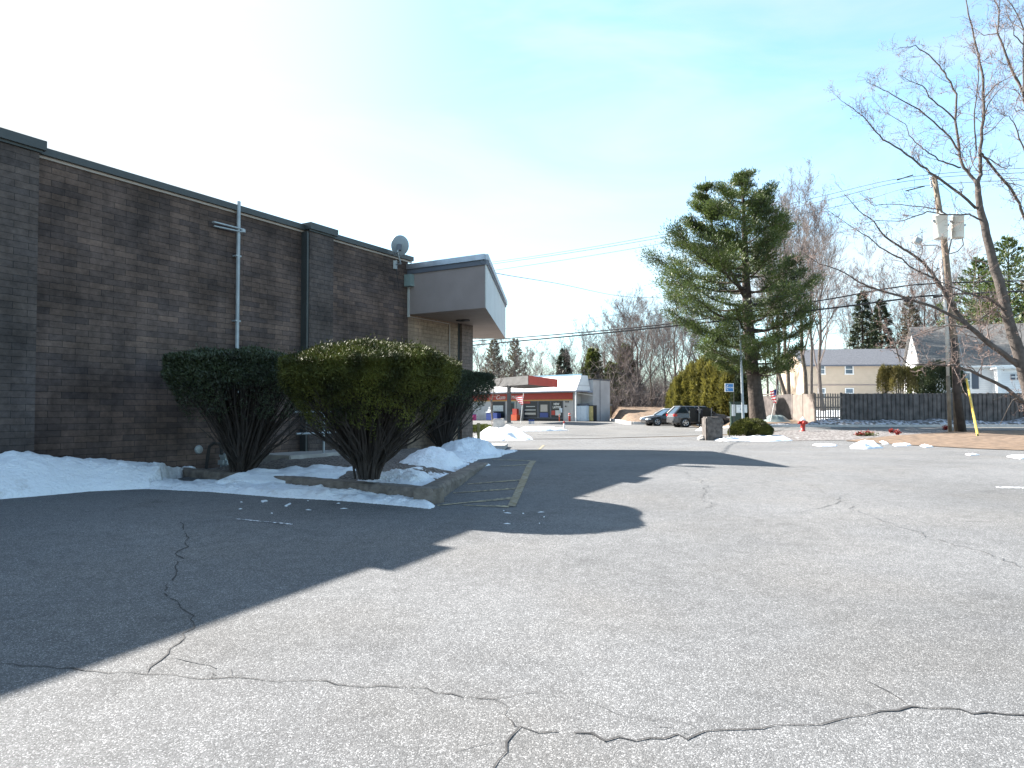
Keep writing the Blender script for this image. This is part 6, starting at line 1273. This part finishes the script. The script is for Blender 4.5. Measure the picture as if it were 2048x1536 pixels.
# far small house parts behind the pine and a distant roof
# ------------------------------------------------------------------ cars
def car(name, label, loc, rot, paint, kind='sedan', group=None, open_doors=False):
    t = thing(name, label, 'car', loc, rot, group)
    if kind == 'sedan':
        L = 4.7; Wd = .91; hood = [(0,.30,.55,.62),(.12,.22,.66,.80),(.5,.20,.74,.88),(1.2,.2,.86,.91),(1.6,.2,.92,.91),(2.6,.2,.94,.92),(3.6,.2,.96,.91),(4.2,.22,.98,.88),(4.6,.25,.92,.8),(4.7,.32,.6,.7)]
        gh = [(1.35,.92),(2.15,1.40),(3.35,1.43),(4.25,.98)]; wh = (.88, 3.7); wr = .33
    else:
        L = 4.6; Wd = .93; hood = [(0,.35,.7,.66),(.1,.28,.86,.82),(.45,.26,.98,.90),(1.1,.26,1.06,.93),(1.5,.26,1.08,.93),(2.6,.26,1.10,.93),(3.6,.26,1.12,.93),(4.3,.3,1.12,.9),(4.52,.35,1.06,.85),(4.6,.42,.8,.78)]
        gh = [(1.15,1.06),(1.95,1.60),(3.95,1.62),(4.5,1.10)]; wh = (.85, 3.68); wr = .36
    q = MB(); rows = []
    for x, zl, zt_, w_ in hood:
        zm = zl+(zt_-zl)*.55; c_ = [(x-L/2, s_*w_*f, z) for s_, f, z in ((-1,.8,zl),(-1,.97,zl+.08),(-1,1,zm),(-1,.96,zt_-.04),(-1,.84,zt_),(1,.84,zt_),(1,.96,zt_-.04),(1,1,zm),(1,.97,zl+.08),(1,.8,zl))]
        rows.append(c_)
    for i in range(len(rows)-1):
        for j in range(10): q.quad(rows[i][j], rows[i+1][j], rows[i+1][(j+1) % 10], rows[i][(j+1) % 10])
    q.quad(*rows[0]); q.quad(*rows[-1][::-1]); b_ = q.build('body', MT[paint], t, True, local=True)
    wb = Wd*.93; wt_ = Wd*.74; (x0, z0), (x1, z1), (x2, z2), (x3, z3) = [(a-L/2, b) for a, b in gh]
    gl = MB(); lo_ = [(x0, -wb, z0-.03), (x3, -wb, z3-.03), (x3, wb, z3-.03), (x0, wb, z0-.03)]; hi_ = [(x1, -wt_, z1), (x2, -wt_, z2), (x2, wt_, z2), (x1, wt_, z1)]
    for i in range(4): gl.quad(lo_[i], lo_[(i+1) % 4], hi_[(i+1) % 4], hi_[i])
    gl.quad(*hi_); gl.build('windows', MT['darkglass'], t, local=True)
    r_ = MB(); rz = z1+.005
    r_.quad((x1-.05, -wt_-.02, z1-.01), (x2+.05, -wt_-.02, z2-.01), (x2, -wt_*.9, z2+.05), (x1+.05, -wt_*.9, z1+.05)); r_.quad((x1+.05, -wt_*.9, z1+.05), (x2, -wt_*.9, z2+.05), (x2, wt_*.9, z2+.05), (x1+.05, wt_*.9, z1+.05)); r_.quad((x1-.05, wt_+.02, z1-.01), (x1+.05, wt_*.9, z1+.05), (x2, wt_*.9, z2+.05), (x2+.05, wt_+.02, z2-.01)); r_.quad((x1-.05, -wt_-.02, z1-.01), (x1+.05, -wt_*.9, z1+.05), (x1+.05, wt_*.9, z1+.05), (x1-.05, wt_+.02, z1-.01)); r_.quad((x2+.05, -wt_-.02, z2-.01), (x2+.05, wt_+.02, z2-.01), (x2, wt_*.9, z2+.05), (x2, -wt_*.9, z2+.05))
    r_.build('roof', MT[paint], t, local=True)
    pl_ = MB(); xm = (x1+x2)/2+(.0 if kind == 'sedan' else -.1)
    for s_ in (-1, 1):
        pl_.tube([(x0, s_*wb, z0-.02), (x1, s_*wt_, z1)], .035, 5); pl_.tube([(x3, s_*wb, z3-.02), (x2, s_*wt_, z2)], .06 if kind == 'sedan' else .08, 5); pl_.tube([(xm, s_*(wb+.005), z0), (xm, s_*(wt_+.005), z1)], .03, 5)
        if kind != 'sedan': pl_.tube([(x2-.55, s_*wb, z0+.02), (x2-.35, s_*wt_, z1)], .05, 5)
        pl_.tube([(x0+.1, s_*(wb+.012), z0), (x3-.1, s_*(wb+.012), z3)], .018, 5)
    pl_.build('pillars', MT[paint], t, local=True)
    for wx in wh:
        for s_ in (-1, 1):
            M = Matrix.Translation((wx-L/2, s_*(Wd-.10), wr)) @ Matrix.Rotation(R(90), 4, 'X')
            a_ = MB(); a_.lathe([(wr*1.14, -.118), (wr*1.14, .118)], 22, M @ Matrix.Translation((0, 0, 0))); a_.build('wheel_arch', MT['plastic'], t, local=True)
            w0 = MB(); w0.lathe([(wr*.6, -.13), (wr*.93, -.13), (wr, -.09), (wr, .09), (wr*.93, .13), (wr*.6, .13)], 24, M); wo = w0.build('wheel', MT['rubber'], t, True, local=True)
            rm = MB(); rm.lathe([(wr*.66, -.136), (wr*.66, .136)], 20, M); rm.build('tyre_wall', MT['plastic'], wo, local=True); rm = MB(); 
            for sp_ in range(5):
                a0 = sp_*1.2566; rm.box(-.035, .035, .04, wr*.62, -.150, .150, M @ Matrix.Rotation(a0, 4, 'Z'))
            rm.lathe([(.06, -.155), (.06, .155)], 12, M)
            for sg_ in (-1, 1):
                for a0 in range(20): rm.tube([M @ Vector((wr*.63*math.cos(a0*.31416), wr*.63*math.sin(a0*.31416), sg_*.146)), M @ Vector((wr*.63*math.cos((a0+1)*.31416), wr*.63*math.sin((a0+1)*.31416), sg_*.146))], .02, 4, False)
            rm.build('rim', MT['alloy'], wo, local=True)
    for s_ in (-1, 1):
        h_ = MB(); w_ = hood[1][3]; h_.bbox(-L/2+.02, -L/2+.42, min(s_*w_*.62, s_*w_*1.04), max(s_*w_*.62, s_*w_*1.04), hood[1][2]-.17, hood[1][2]-.02, .03); h_.build('headlight', MT['lampw'], t, local=True)
        h_ = MB(); w_ = hood[-2][3]; h_.bbox(L/2-.30, L/2-.01, min(s_*w_*.75, s_*w_*1.06), max(s_*w_*.75, s_*w_*1.06), hood[-2][2]-.22, hood[-2][2]-.02, .03); h_.build('tail_light', MT['lampr'], t, local=True)
        h_ = MB(); h_.bbox(x0+.2, x0+.36, min(s_*(wb+.02), s_*(wb+.2)), max(s_*(wb+.02), s_*(wb+.2)), z0+.02, z0+.16, .03); h_.build('mirror', MT[paint], t, local=True)
    h_ = MB(); h_.bbox(-L/2-.02, -L/2+.15, -.6, .6, .28, .46, .03); h_.build('grille', MT['plastic'], t, local=True)
    h_ = MB(); h_.bbox(L/2-.12, L/2+.04, -.7, .7, .35, .55, .03); h_.build('bumper', MT['plastic'], t, local=True)
    if open_doors:
        sd = open_doors
        for nm, xa, xb in (('front_door', 1.5-L/2, 2.45-L/2), ('rear_door', 2.5-L/2, 3.35-L/2)):
            o_ = MB(); o_.box(xa+.04, xb-.04, min(sd*Wd*.6, sd*(Wd+.012)), max(sd*Wd*.6, sd*(Wd+.012)), .42, 1.10); o_.box(xa+.12, xb-.04, min(sd*.6, sd*wb*.99), max(sd*.6, sd*wb*.99), 1.10, 1.5); o_.build('door_opening', MT['interior'], t, local=True)
            M = Matrix.Translation((xa, sd*(Wd+.02), 0)) @ Matrix.Rotation(R(62)*sd, 4, 'Z'); d_ = MB(); d_.bbox(0, xb-xa, -.05, .05, .40, 1.08, .03, M); do2 = d_.build(nm, MT[paint], t, local=True)
            d_ = MB(); d_.tube([M @ Vector((.02, 0, 1.08)), M @ Vector((.38 if nm[0] == 'f' else .1, 0, 1.5)), M @ Vector((xb-xa-.08, 0, 1.5)), M @ Vector((xb-xa-.02, 0, 1.08))], .028, 5); d_.build('window_frame', MT[paint], do2, local=True)
            d_ = MB(); d_.quad(M @ Vector((.05, 0, 1.08)), M @ Vector((xb-xa-.04, 0, 1.08)), M @ Vector((xb-xa-.1, 0, 1.49)), M @ Vector((.38 if nm[0] == 'f' else .12, 0, 1.49))); d_.build('door_glass', MT['clear'], do2, local=True)
            d_ = MB(); d_.bbox(.08, xb-xa-.08, .052, .07, .5, 1.0, .008, M) if sd > 0 else d_.bbox(.08, xb-xa-.08, .052, .075, .5, 1.0, .008, M); d_.build('door_trim', MT['plastic'], do2, local=True)
        for xs in (2.1, 3.0):
            s_ = MB(); s_.bbox(xs-L/2-.1, xs-L/2+.35, min(sd*.25, sd*.935), max(sd*.25, sd*.935), .55, .75, .05); s_.bbox(xs-L/2+.3, xs-L/2+.42, min(sd*.3, sd*.94), max(sd*.3, sd*.94), .7, 1.3, .05); s_.build('seat', MT['interl'], t, local=True)
    return t
sY = 56.; X = (1396-1024)/F*sY
car('grey_suv', 'grey SUV with its side doors standing open behind the concrete block', (X, sY, gz(X, sY)+.01), math.pi+R(7), 'cargrey', 'suv', None, 1)
X = (1338-1024)/F*61; car('black_sedan', 'black sedan parked facing left behind the grey SUV', (X, 61, gz(X, 61)+.01), R(12), 'carblack', 'sedan')
X = (1340-1024)/F*64.3; car('silver_car', 'silver car mostly hidden behind the black sedan', (X-.15, 64.6, gz(X, 64.3)+.01), R(12), 'carwhite', 'sedan')
# person bending into the SUV at its open door
def person(loc, face, label):
    t = thing('person', label, 'person', tuple(loc), face)
    def skin(name, V, E, rad, m_, sub=1):
        me = bpy.data.meshes.new(name); me.from_pydata(V, E, []); o = bpy.data.objects.new(name, me); C.objects.link(o); sk_ = o.modifiers.new('s', 'SKIN'); sv = me.skin_vertices[0].data
        for i, r_ in enumerate(rad): sv[i].radius = (r_, r_)
        sv[0].use_root = True; ss = o.modifiers.new('u', 'SUBSURF'); ss.levels = sub; ss.render_levels = sub
        dg = bpy.context.evaluated_depsgraph_get(); m2 = bpy.data.meshes.new_from_object(o.evaluated_get(dg)); bpy.data.objects.remove(o); m2.materials.clear(); return link(name, m2, MT[m_], t, True, local=True)
    V = [(0,0,.92),(.02,0,1.08),(.16,0,1.25),(.30,0,1.38),(.40,0,1.44),(.48,0,1.50),(.54,0,1.53),
         (0,.10,.88),(.03,.11,.48),(-.02,.12,.09),(.10,.13,.04),(0,-.10,.88),(-.06,-.11,.48),(-.14,-.12,.09),(-.02,-.13,.04),
         (.28,.19,1.36),(.40,.24,1.12),(.58,.20,1.05),(.28,-.19,1.36),(.42,-.24,1.12),(.60,-.20,1.08)]
    E = [(0,1),(1,2),(2,3),(3,4),(4,5),(5,6),(0,7),(7,8),(8,9),(9,10),(0,11),(11,12),(12,13),(13,14),(3,15),(15,16),(16,17),(3,18),(18,19),(19,20)]
    rad = [.15,.14,.15,.15,.06,.09,.10,.095,.065,.045,.045,.095,.065,.045,.045,.06,.045,.035,.06,.045,.035]
    skin('body', V, E, rad, 'cloth'); rg = random.Random(2)
    h = MB(); h.lathe([(.001, -.12), (.07, -.09), (.095, 0), (.09, .07), (.05, .115), (.001, .125)], 14, Matrix.Translation((.56, 0, 1.55)) @ Matrix.Rotation(R(35), 4, 'Y')); h.build('hair', MT['plastic'], t, True, local=True)
    for s_ in (-1, 1):
        f = [((.60, s_*.20, 1.06), (.64, s_*(.20+.012*(i-1.5)), 1.04), (.675-.006*abs(i-1.5), s_*(.20+.018*(i-1.5)), 1.02)) for i in range(4)]; h = MB()
        h.bbox(.585, .655, min(s_*.165, s_*.24), max(s_*.165, s_*.24), 1.03, 1.065, .012)
        for a in f: h.tube(a, [.011, .010, .007], 6)
        h.tube([(.61, s_*.17, 1.05), (.64, s_*.145, 1.045), (.66, s_*.14, 1.03)], [.012, .011, .008], 6); h.build('hand', MT['skin'], t, True, local=True)
pX = (1401-1024)/F*54.9; person((pX, 54.75, gz(pX, 54.8)), R(95), 'person in dark clothes bending in at the open door of the grey SUV')
